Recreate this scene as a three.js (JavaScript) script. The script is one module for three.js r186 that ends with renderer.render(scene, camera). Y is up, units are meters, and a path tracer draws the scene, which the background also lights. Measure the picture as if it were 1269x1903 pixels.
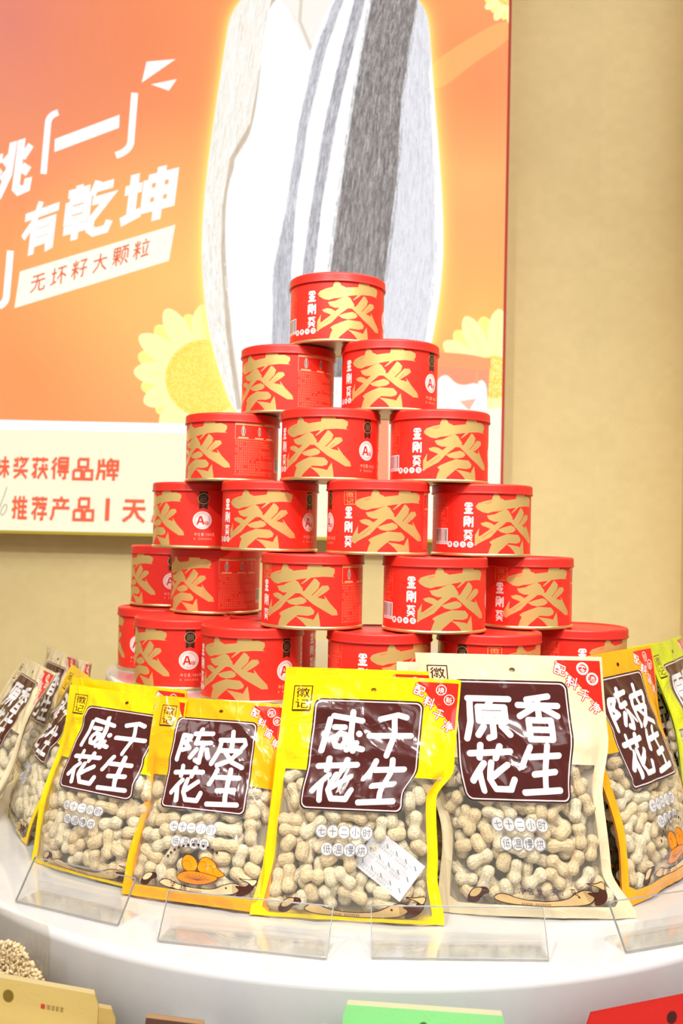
import * as THREE from 'three';
import { RoundedBoxGeometry } from 'three/addons/geometries/RoundedBoxGeometry.js';
import { RectAreaLightUniformsLib } from 'three/addons/lights/RectAreaLightUniformsLib.js';
import { mergeGeometries, mergeVertices } from 'three/addons/utils/BufferGeometryUtils.js';

// ---------------------------------------------------------------- camera, light, exposure
RectAreaLightUniformsLib.init();
const scene = new THREE.Scene();
scene.background = new THREE.Color(0x000000);
const EYE = 1.35, FOCAL = 1900;
const camera = new THREE.PerspectiveCamera(2 * Math.atan(951.5 / FOCAL) * 180 / Math.PI, 1269 / 1903, 0.05, 30);
camera.rotation.order = 'YXZ';
camera.position.set(0, EYE, 0);
camera.rotation.set(Math.atan(33.5 / FOCAL), 0, 0.021);
camera.focus = 1.02;
camera.userData.fStop = 9;
const renderer = new THREE.WebGLRenderer({ antialias: true });
renderer.toneMapping = THREE.LinearToneMapping;
renderer.toneMappingExposure = 1.0;
renderer.shadowMap.enabled = true;

const CEIL = 2.85;
const PANELS = [[-1.0, -0.35, 3.5], [1.0, -0.35, 3.5], [-1.15, 1.7, 4.0], [1.15, 1.7, 4.0], [0.95, -1.35, 2.4]];   // x, z and brightness of the ceiling panels
const PANEL_W = 1.2, PANEL_D = 0.8;
const SPOTS = [[-0.62, 0.15, 6], [0.55, 0.3, 6], [0.1, -0.25, 4.5]];                        // x, z, candela of the track lamps

// ---------------------------------------------------------------- small helpers
const rng = (seed) => () => { seed = (seed + 0x6d2b79f5) | 0; let t = Math.imul(seed ^ (seed >>> 15), 1 | seed); t = (t + Math.imul(t ^ (t >>> 7), 61 | t)) ^ t; return ((t ^ (t >>> 14)) >>> 0) / 4294967296; };
const used = new Map();
const numbered = (n) => { const k = used.get(n) ?? 0; used.set(n, k + 1); return k ? n + '_' + String(k).padStart(3, '0') : n; };
function put(o) { o.traverse((m) => { if (m.isMesh) { m.castShadow = true; m.receiveShadow = true; } }); return o; }
function part(name, geo, mat, parent) { const m = new THREE.Mesh(geo, mat); m.name = name; m.castShadow = m.receiveShadow = true; parent.add(m); return m; }
function thing(name, label, category, group) {
  const g = new THREE.Group(); g.name = numbered(name); g.userData = { label, category }; if (group) g.userData.group = group; scene.add(g); return g;
}
function struct(name, geo, mat) { const m = part(name, geo, mat, scene); m.userData.kind = 'structure'; return m; }
const box = (x0, x1, y0, y1, z0, z1) => new THREE.BoxGeometry(x1 - x0, y1 - y0, z1 - z0).translate((x0 + x1) / 2, (y0 + y1) / 2, (z0 + z1) / 2);
const canvas = (w, h) => { const c = document.createElement('canvas'); c.width = w; c.height = h; return c; };
const tex = (c, srgb = true) => { const t = new THREE.CanvasTexture(c); if (srgb) t.colorSpace = THREE.SRGBColorSpace; t.anisotropy = 8; return t; };
const mat = (o) => new THREE.MeshPhysicalMaterial(o);
const lerp = (a, b, t) => a + (b - a) * t, clamp = (x, a, b) => Math.min(b, Math.max(a, x));
const table = (pts, t) => { for (let i = 1; i < pts.length; i++) if (t <= pts[i][0]) { let k = clamp((t - pts[i - 1][0]) / (pts[i][0] - pts[i - 1][0]), 0, 1); k = k * k * (3 - 2 * k); return lerp(pts[i - 1][1], pts[i][1], k); } return pts[pts.length - 1][1]; };
function noiseField(seed, n = 64) {            // smooth repeating value noise
  const r = rng(seed), v = new Float32Array(n * n).map(() => r());
  return (x, y) => { const xi = Math.floor(x), yi = Math.floor(y), fx = x - xi, fy = y - yi, a = fx * fx * (3 - 2 * fx), b = fy * fy * (3 - 2 * fy), at = (i, j) => v[(((j % n) + n) % n) * n + (((i % n) + n) % n)]; return lerp(lerp(at(xi, yi), at(xi + 1, yi), a), lerp(at(xi, yi + 1), at(xi + 1, yi + 1), a), b); };
}

// ---------------------------------------------------------------- characters as strokes on a 100 x 100 grid
const G = {
  一: [[4, 50, 96, 50]],
  大: [[8, 36, 92, 36], [50, 6, 48, 40, 38, 68, 10, 94], [52, 38, 66, 70, 92, 94]],
  天: [[12, 18, 88, 18], [6, 46, 94, 46], [50, 18, 48, 50, 36, 74, 8, 94], [52, 48, 66, 76, 92, 94]],
  无: [[14, 16, 86, 16], [6, 42, 94, 42], [46, 16, 44, 46, 34, 74, 8, 92], [58, 42, 58, 84, 66, 92, 90, 90, 92, 74]],
  有: [[6, 24, 94, 24], [44, 4, 32, 36, 6, 60], [32, 44, 32, 96], [32, 44, 82, 44, 82, 90, 68, 92], [32, 60, 82, 60], [32, 76, 82, 76]],
  乾: [[4, 14, 48, 14], [26, 2, 26, 28], [8, 28, 46, 28, 46, 62, 8, 62, 8, 28], [8, 45, 46, 45], [2, 78, 50, 78], [26, 62, 26, 98], [64, 4, 54, 28], [60, 16, 96, 16], [56, 38, 90, 38, 58, 70, 56, 86, 66, 94, 90, 94, 96, 80]],
  坤: [[4, 32, 36, 32], [20, 6, 20, 82], [2, 86, 38, 76], [46, 22, 94, 22, 94, 72, 46, 72, 46, 22], [46, 47, 94, 47], [70, 4, 70, 98]],
  桃: [[2, 28, 40, 28], [22, 4, 22, 96], [20, 32, 4, 66], [24, 40, 38, 56], [58, 6, 56, 60, 40, 94], [74, 6, 74, 84, 82, 92, 96, 90, 97, 74], [44, 28, 54, 40], [94, 20, 80, 38], [42, 64, 56, 54], [80, 52, 96, 64]],
  坏: [[4, 32, 36, 32], [20, 6, 20, 82], [2, 86, 38, 76], [42, 14, 96, 14], [70, 14, 62, 44, 42, 66], [68, 34, 68, 96], [74, 44, 96, 62]],
  籽: [[10, 12, 16, 32], [40, 10, 32, 32], [2, 44, 46, 44], [24, 4, 24, 96], [22, 48, 4, 78], [28, 52, 44, 72], [54, 12, 90, 12, 74, 34], [74, 34, 74, 88, 62, 90], [50, 52, 98, 52]],
  颗: [[8, 8, 44, 8, 44, 44, 8, 44, 8, 8], [8, 26, 44, 26], [26, 8, 26, 96], [2, 56, 50, 56], [24, 58, 4, 84], [28, 58, 48, 80], [54, 8, 98, 8], [76, 8, 70, 22], [58, 24, 94, 24], [58, 24, 58, 70], [94, 24, 94, 70], [76, 34, 76, 60, 52, 96], [80, 74, 96, 94]],
  粒: [[10, 12, 16, 32], [40, 10, 32, 32], [2, 44, 46, 44], [24, 4, 24, 96], [22, 48, 4, 78], [28, 52, 44, 72], [72, 4, 76, 16], [52, 24, 98, 24], [60, 36, 66, 76], [90, 34, 80, 78], [50, 86, 98, 86]],
  味: [[6, 24, 34, 24, 34, 74, 6, 74, 6, 24], [46, 26, 94, 26], [40, 48, 98, 48], [70, 4, 70, 96], [68, 52, 42, 86], [72, 52, 96, 84]],
  奖: [[10, 12, 18, 26], [4, 46, 24, 36], [28, 6, 28, 50], [54, 4, 40, 22], [50, 14, 90, 14, 70, 40, 46, 50], [56, 22, 66, 30], [4, 64, 96, 64], [50, 54, 44, 76, 10, 96], [54, 66, 90, 96]],
  获: [[4, 14, 96, 14], [32, 4, 32, 26], [68, 4, 68, 26], [36, 30, 12, 50], [14, 32, 28, 52, 26, 88, 14, 92], [30, 62, 6, 82], [42, 54, 98, 54], [68, 32, 66, 62, 40, 96], [70, 58, 94, 96], [82, 34, 92, 44]],
  得: [[28, 4, 6, 28], [30, 26, 4, 56], [18, 46, 18, 98], [42, 6, 90, 6, 90, 38, 42, 38, 42, 6], [42, 22, 90, 22], [38, 50, 96, 50], [34, 64, 98, 64], [78, 50, 78, 90, 64, 94], [46, 72, 56, 84]],
  品: [[28, 8, 72, 8, 72, 42, 28, 42, 28, 8], [6, 56, 44, 56, 44, 94, 6, 94, 6, 56], [56, 56, 94, 56, 94, 94, 56, 94, 56, 56]],
  牌: [[10, 8, 10, 60, 2, 96], [10, 34, 44, 34], [28, 4, 28, 34], [10, 58, 34, 58, 34, 96], [66, 2, 58, 14], [50, 14, 94, 14, 94, 52, 50, 52, 50, 14], [50, 32, 94, 32], [72, 14, 68, 46, 50, 66], [44, 74, 98, 74], [78, 58, 78, 98]],
  推: [[2, 26, 36, 26], [20, 4, 20, 88, 8, 92], [2, 62, 36, 50], [52, 4, 38, 40], [46, 26, 46, 98], [70, 4, 76, 16], [46, 24, 96, 24], [46, 46, 94, 46], [46, 68, 94, 68], [46, 92, 98, 92], [71, 24, 71, 92]],
  荐: [[4, 14, 96, 14], [32, 4, 32, 24], [68, 4, 68, 24], [6, 34, 94, 34], [46, 22, 34, 50, 6, 76], [26, 56, 26, 98], [46, 48, 88, 48, 70, 62], [70, 62, 70, 94, 56, 96], [38, 74, 98, 74]],
  产: [[50, 2, 54, 14], [10, 18, 90, 18], [30, 26, 38, 40], [70, 24, 60, 42], [12, 48, 94, 48], [16, 48, 14, 76, 4, 98]],
  府: [[50, 2, 54, 12], [10, 16, 96, 16], [14, 16, 12, 60, 2, 96], [40, 30, 26, 58], [34, 46, 34, 96], [46, 44, 98, 44], [80, 28, 80, 88, 68, 92], [54, 58, 62, 72]],
  金: [[20, 8, 80, 8], [20, 8, 14, 34], [80, 8, 86, 34], [26, 34, 74, 34], [50, 34, 50, 92], [12, 56, 88, 56], [28, 64, 32, 82], [72, 64, 68, 82], [4, 93, 96, 93], [38, 18, 62, 18]],
  刚: [[8, 10, 8, 96], [8, 10, 56, 10, 56, 88, 48, 92], [44, 24, 18, 80], [18, 26, 48, 80], [72, 16, 72, 66], [93, 6, 93, 90, 82, 94]],
  葵: [[4, 12, 96, 12], [32, 2, 32, 22], [68, 2, 68, 22], [14, 28, 44, 28, 8, 60], [20, 38, 30, 46], [60, 26, 92, 58], [84, 28, 72, 40], [28, 58, 72, 58], [8, 72, 92, 72], [50, 58, 46, 78, 10, 98], [54, 74, 90, 98]],
  原: [[10, 10, 96, 10], [14, 10, 12, 60, 2, 96], [58, 14, 50, 26], [30, 28, 86, 28, 86, 58, 30, 58, 30, 28], [30, 43, 86, 43], [58, 58, 58, 90, 48, 94], [38, 70, 26, 88], [76, 68, 92, 86]],
  香: [[74, 2, 26, 10], [6, 22, 94, 22], [50, 6, 50, 46], [46, 24, 8, 46], [54, 24, 92, 44], [26, 54, 76, 54, 76, 94, 26, 94, 26, 54], [26, 74, 76, 74]],
  瓜: [[80, 4, 18, 14], [20, 12, 16, 60, 4, 96], [46, 12, 42, 90, 64, 80], [56, 62, 70, 86], [62, 10, 70, 60, 94, 96]],
  子: [[18, 12, 82, 12, 50, 38], [50, 38, 50, 88, 34, 92], [4, 50, 96, 50]],
  徽: [[22, 4, 4, 26], [24, 26, 4, 52], [14, 42, 14, 98], [44, 4, 44, 28], [32, 12, 32, 28, 58, 28, 58, 12], [30, 40, 58, 40], [32, 54, 58, 54], [45, 54, 45, 84, 36, 84], [32, 64, 28, 80], [56, 64, 62, 78], [74, 4, 64, 36], [70, 24, 98, 24], [90, 24, 82, 64, 60, 96], [70, 36, 80, 66, 98, 96]],
  记: [[12, 6, 22, 18], [2, 36, 24, 36, 24, 84, 38, 72], [46, 14, 88, 14, 88, 48, 50, 48, 50, 84, 58, 92, 90, 92, 96, 74]],
  级: [[24, 4, 6, 32, 26, 34], [30, 24, 6, 66, 32, 60], [4, 90, 34, 80], [42, 10, 86, 10, 78, 40, 94, 40, 74, 76, 44, 98], [54, 10, 52, 50, 36, 94], [56, 42, 96, 96]],
  净: [[6, 12, 16, 26], [4, 84, 20, 54], [48, 2, 32, 28], [44, 14, 74, 14, 62, 28], [36, 30, 86, 30, 86, 62, 36, 62], [28, 46, 98, 46], [60, 30, 60, 90, 48, 94]],
  含: [[50, 2, 4, 36], [50, 2, 96, 36], [40, 26, 58, 34], [26, 44, 74, 44, 62, 58], [24, 64, 76, 64, 76, 96, 24, 96, 24, 64]],
  量: [[24, 4, 76, 4, 76, 28, 24, 28, 24, 4], [24, 16, 76, 16], [4, 38, 96, 38], [22, 48, 78, 48, 78, 74, 22, 74, 22, 48], [22, 61, 78, 61], [50, 48, 50, 96], [14, 85, 86, 85], [4, 97, 96, 97]],
  克: [[10, 14, 90, 14], [50, 2, 50, 32], [24, 32, 76, 32, 76, 58, 24, 58, 24, 32], [38, 60, 34, 80, 8, 96], [62, 60, 62, 88, 72, 94, 92, 92, 94, 78]],
  咸: [[28, 10, 92, 20], [20, 18, 8, 92], [32, 36, 54, 36], [36, 60, 46, 50, 57, 53, 60, 68, 52, 82, 39, 80, 34, 69, 36, 60], [70, 0, 70, 55, 78, 90], [64, 88, 84, 72], [80, 82, 98, 86], [88, 50, 89, 51]],
  干: [[24, 14, 64, 3, 84, 8], [2, 54, 98, 50], [56, 8, 60, 50, 46, 98]],
  花: [[4, 20, 88, 14], [26, 2, 24, 28], [66, 4, 58, 28], [32, 40, 4, 76], [21, 58, 24, 96], [82, 42, 50, 66], [48, 38, 42, 72, 52, 92, 86, 92, 96, 72]],
  生: [[26, 4, 10, 44], [28, 24, 92, 20], [64, 0, 64, 90], [38, 60, 86, 54], [12, 98, 98, 92]],
  陈: [[12, 22, 6, 92], [14, 22, 34, 24, 22, 44, 36, 58, 18, 64], [46, 16, 98, 12], [64, 2, 52, 42, 96, 38], [74, 40, 74, 96, 62, 90], [58, 60, 46, 84], [88, 58, 98, 80]],
  皮: [[14, 28, 88, 22, 92, 34, 84, 44], [18, 28, 14, 60, 2, 96], [50, 2, 52, 54], [24, 56, 80, 54, 54, 82, 20, 98], [36, 60, 60, 86, 92, 98]],
  七: [[6, 46, 94, 36], [42, 6, 42, 80, 52, 90, 88, 88, 92, 72]],
  十: [[6, 46, 94, 46], [50, 4, 50, 96]],
  二: [[18, 24, 82, 24], [6, 80, 94, 80]],
  小: [[50, 4, 50, 88, 36, 92], [24, 34, 8, 70], [76, 34, 94, 70]],
  时: [[8, 16, 36, 16, 36, 84, 8, 84, 8, 16], [8, 50, 36, 50], [44, 30, 98, 30], [80, 6, 80, 88, 66, 92], [54, 48, 64, 66]],
  低: [[28, 4, 4, 48], [20, 32, 20, 96], [86, 8, 46, 18], [46, 18, 46, 84, 64, 74], [46, 46, 96, 46], [70, 14, 78, 70, 96, 90], [60, 84, 72, 96]],
  温: [[8, 8, 18, 20], [4, 34, 14, 44], [4, 92, 20, 60], [38, 8, 86, 8, 86, 44, 38, 44, 38, 8], [38, 26, 86, 26], [34, 56, 90, 56, 90, 90], [34, 56, 34, 90], [53, 56, 53, 90], [72, 56, 72, 90], [24, 92, 98, 92]],
  慢: [[16, 4, 16, 98], [6, 24, 4, 46], [26, 20, 32, 36], [44, 4, 88, 4, 88, 26, 44, 26, 44, 4], [44, 15, 88, 15], [38, 34, 94, 34, 94, 54, 38, 54, 38, 34], [57, 34, 57, 54], [75, 34, 75, 54], [42, 64, 88, 64, 66, 86, 36, 98], [52, 72, 70, 88, 96, 98]],
  烘: [[22, 4, 22, 50, 4, 96], [6, 26, 10, 44], [38, 22, 30, 40], [24, 56, 38, 80], [44, 26, 98, 26], [40, 62, 98, 62], [58, 6, 58, 62], [82, 6, 82, 62], [60, 72, 46, 94], [80, 72, 96, 94]],
  配: [[2, 10, 50, 10], [6, 28, 46, 28, 46, 94, 6, 94, 6, 28], [20, 10, 20, 50], [34, 10, 34, 50], [6, 72, 46, 72], [58, 12, 92, 12, 92, 46, 60, 46, 60, 86, 68, 92, 94, 90, 96, 74]],
  料: [[10, 12, 16, 32], [40, 10, 32, 32], [2, 44, 46, 44], [24, 4, 24, 96], [22, 48, 4, 78], [28, 52, 44, 72], [58, 16, 68, 28], [54, 40, 66, 52], [48, 70, 98, 60], [84, 4, 84, 98]],
  简: [[20, 2, 6, 22], [14, 12, 46, 12], [64, 2, 52, 20], [58, 12, 96, 12], [14, 34, 14, 98], [28, 28, 34, 36], [42, 36, 90, 36, 90, 92, 80, 94], [34, 52, 70, 52, 70, 86, 34, 86, 34, 52], [34, 69, 70, 69]],
  单: [[30, 2, 38, 14], [70, 2, 62, 14], [18, 20, 82, 20, 82, 56, 18, 56, 18, 20], [18, 38, 82, 38], [50, 20, 50, 98], [4, 72, 96, 72]],
  焕: [[20, 4, 20, 50, 4, 96], [6, 26, 10, 44], [34, 22, 28, 40], [24, 56, 36, 78], [62, 4, 44, 26], [56, 14, 82, 14, 72, 28], [48, 28, 90, 28, 90, 56, 48, 56, 48, 28], [38, 58, 98, 58], [68, 30, 64, 70, 40, 96], [70, 60, 96, 96]],
  新: [[26, 2, 30, 12], [6, 16, 48, 16], [16, 22, 20, 34], [40, 20, 34, 34], [2, 38, 52, 38], [6, 54, 48, 54], [27, 38, 27, 96], [22, 58, 6, 80], [32, 60, 46, 76], [92, 6, 64, 14], [64, 14, 62, 60, 52, 96], [64, 42, 98, 42], [84, 42, 84, 98]],
  零: [[16, 6, 84, 6], [50, 6, 50, 40], [8, 34, 8, 18, 92, 18, 88, 34], [50, 44, 10, 70], [50, 44, 90, 70], [36, 66, 64, 66], [28, 80, 72, 80, 50, 98]],
  添: [[8, 8, 18, 20], [4, 36, 14, 46], [4, 94, 20, 62], [36, 12, 92, 12], [30, 32, 98, 32], [64, 12, 58, 40, 30, 60], [68, 34, 96, 58], [64, 56, 64, 92, 54, 94], [46, 66, 38, 82], [76, 64, 82, 78], [90, 62, 98, 78]],
  坚: [[14, 8, 14, 46], [34, 4, 34, 50], [46, 10, 86, 10, 72, 36, 46, 52], [52, 16, 70, 38, 92, 50], [22, 70, 78, 70], [50, 54, 50, 94], [6, 95, 94, 95]],
  持: [[2, 26, 36, 26], [20, 4, 20, 88, 8, 92], [2, 62, 36, 50], [46, 20, 92, 20], [69, 4, 69, 40], [40, 40, 98, 40], [42, 58, 98, 58], [80, 44, 80, 90, 66, 94], [52, 66, 60, 80]],
  年: [[30, 2, 10, 34], [24, 18, 90, 18], [28, 18, 28, 62], [28, 40, 84, 40], [4, 62, 96, 62], [56, 18, 56, 98]],
  成: [[14, 26, 94, 26], [16, 26, 14, 64, 4, 96], [16, 50, 42, 50, 40, 80, 30, 80], [58, 4, 66, 56, 90, 94, 96, 76], [88, 44, 60, 88], [76, 4, 88, 14]],
};
// one character inside the parallelogram with corner (x, y) and sides (ax, ay), (bx, by)
function glyph(c, ch, x, y, ax, ay, bx, by, width, colour, cap = 'butt') {
  c.save(); c.transform(ax / 100, ay / 100, bx / 100, by / 100, x, y);
  c.lineWidth = width; c.strokeStyle = colour; c.lineCap = cap; c.lineJoin = cap === 'butt' ? 'miter' : 'round'; c.miterLimit = 3;
  for (const s of G[ch]) { c.beginPath(); for (let i = 0; i < s.length; i += 2) c[i ? 'lineTo' : 'moveTo'](s[i], s[i + 1]); c.stroke(); }
  c.restore();
}
const poly = (c, pts, fill) => { c.beginPath(); pts.forEach(([x, y], i) => c[i ? 'lineTo' : 'moveTo'](x, y)); c.closePath(); if (fill) { c.fillStyle = fill; c.fill(); } };
const curvy = (c, pts, fill) => { c.beginPath(); const n = pts.length, mid = (a, b) => [(a[0] + b[0]) / 2, (a[1] + b[1]) / 2]; c.moveTo(...mid(pts[n - 1], pts[0])); pts.forEach((p, i) => c.quadraticCurveTo(...p, ...mid(p, pts[(i + 1) % n]))); c.closePath(); if (fill) { c.fillStyle = fill; c.fill(); } };
function rr(c, x, y, w, h, r) { c.beginPath(); c.moveTo(x + r, y); c.arcTo(x + w, y, x + w, y + h, r); c.arcTo(x + w, y + h, x, y + h, r); c.arcTo(x, y + h, x, y, r); c.arcTo(x, y, x + w, y, r); c.closePath(); }
function fineprint(c, x, y, w, rows, size, colour, seed, gap = 1.35) {   // printed lines too small to read: dense little strokes
  const r = rng(seed); c.strokeStyle = colour; c.lineWidth = Math.max(0.8, size * 0.1);
  for (let k = 0; k < rows; k++) {
    const end = x + w * (k % 4 === 3 ? 0.55 : 0.75 + 0.25 * r());
    for (let px = x; px < end; px += size * 1.08) {
      if (r() < 0.06) continue;
      const py = y + k * size * gap;
      c.beginPath();
      for (let j = 0; j < 3; j++) { const yy = py + size * (0.12 + 0.36 * j); c.moveTo(px + size * 0.1 * r(), yy); c.lineTo(px + size * (0.75 + 0.2 * r()), yy); }
      const xx = px + size * (0.25 + 0.5 * r()); c.moveTo(xx, py); c.lineTo(xx, py + size * 0.95); c.stroke();
    }
  }
}

// ---------------------------------------------------------------- the room
function plaster(seed, base, amp) {
  const c = canvas(512, 512), x = c.getContext('2d'), im = x.createImageData(512, 512), n1 = noiseField(seed), n2 = noiseField(seed + 1), r = rng(seed + 2);
  for (let j = 0; j < 512; j++) for (let i = 0; i < 512; i++) {
    const v = (n1(i / 8, j / 8) - 0.5) * amp + (n2(i / 32, j / 32) - 0.5) * amp + (r() - 0.5) * amp * 0.7, o = (j * 512 + i) * 4;
    for (let k = 0; k < 3; k++) im.data[o + k] = clamp(base[k] + v, 0, 255);
    im.data[o + 3] = 255;
  }
  x.putImageData(im, 0, 0);
  const t = tex(c); t.wrapS = t.wrapT = THREE.RepeatWrapping; return t;
}
const wallMat = mat({ map: plaster(11, [227, 205, 148], 5), roughness: 0.62 });
const whiteWall = mat({ map: plaster(21, [226, 222, 214], 5), roughness: 0.8 });
const floorMat = mat({ map: plaster(31, [176, 170, 162], 12), roughness: 0.35 });
wallMat.map.repeat.set(5, 3);
const ZB = -2.1;
struct('wall_back', box(-2.6, 2.6, 0, CEIL, ZB - 0.12, ZB), wallMat);
struct('wall_left', box(-2.72, -2.6, 0, CEIL, ZB - 0.12, 3.4), whiteWall);
struct('wall_right', box(2.6, 2.72, 0, CEIL, ZB - 0.12, 3.4), whiteWall);
struct('wall_front', box(-2.72, 2.72, 0, CEIL, 3.4, 3.52), whiteWall);
struct('wall_wing', box(0.699, 0.80, 0, CEIL, ZB, ZB + 0.15), wallMat);
struct('floor', box(-2.72, 2.72, -0.1, 0, ZB - 0.12, 3.52), floorMat);
struct('ceiling', box(-2.72, 2.72, CEIL, CEIL + 0.1, ZB - 0.12, 3.52), whiteWall);

// ceiling panels and track lamps, out of the frame
const lampFace = mat({ color: 0xffffff, emissive: 0xffffff, emissiveIntensity: 1.2, roughness: 0.5 });
const lampBody = mat({ color: 0xf2f2f2, roughness: 0.4 });
PANELS.forEach(([x, z, power], i) => {
  const where = ['left panel of the pair above the display', 'right panel of the pair above the display', 'left panel of the pair behind the viewer', 'right panel of the pair behind the viewer', 'panel nearest the beige wall'][i];
  const g = thing('ceiling_light', 'flat white ceiling light, ' + where, 'ceiling light');
  g.position.set(x, CEIL, z);
  part('frame', new RoundedBoxGeometry(PANEL_W + 0.04, 0.03, PANEL_D + 0.04, 2, 0.008).translate(0, -0.016, 0), lampBody, g);
  part('diffuser', box(-PANEL_W / 2, PANEL_W / 2, -0.036, -0.032, -PANEL_D / 2, PANEL_D / 2), lampFace, g);
  const l = new THREE.RectAreaLight(0xfffdfa, power, PANEL_W, PANEL_D);
  l.name = 'panel_lamp'; l.position.set(0, -0.04, 0); l.rotation.x = -Math.PI / 2; g.add(l);
});
SPOTS.forEach(([x, z, cd], i) => {
  const g = thing('track_spotlight', ['small white spotlight left of the display', 'small white spotlight right of the display', 'small white spotlight straight above the viewer'][i], 'spotlight');
  g.position.set(x, CEIL, z);
  part('stem', new THREE.CylinderGeometry(0.012, 0.012, 0.16, 12).translate(0, -0.08, 0), lampBody, g);
  const head = part('lamp_head', new THREE.CylinderGeometry(0.05, 0.05, 0.12, 24, 1, true), lampBody, g);
  head.position.set(0, -0.2, 0);
  const aim = new THREE.Vector3(0.03, 1.05, -1.1).sub(new THREE.Vector3(x, CEIL - 0.2, z)).normalize();
  head.quaternion.setFromUnitVectors(new THREE.Vector3(0, -1, 0), aim);
  const lens = part('lens', new THREE.CylinderGeometry(0.046, 0.046, 0.006, 24), lampFace, g);
  lens.position.copy(aim).multiplyScalar(0.052).add(new THREE.Vector3(0, -0.2, 0)); lens.quaternion.copy(head.quaternion);
  const l = new THREE.SpotLight(0xfffcf6, cd, 0, 0.62, 0.8, 2);
  l.name = 'spot_lamp'; l.shadow.radius = 2.2; l.castShadow = true; l.shadow.mapSize.set(1024, 1024); l.shadow.bias = -0.0005;
  l.position.copy(aim).multiplyScalar(0.075).add(new THREE.Vector3(0, -0.2, 0));
  l.target.position.copy(aim).multiplyScalar(2); g.add(l, l.target);
});

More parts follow.
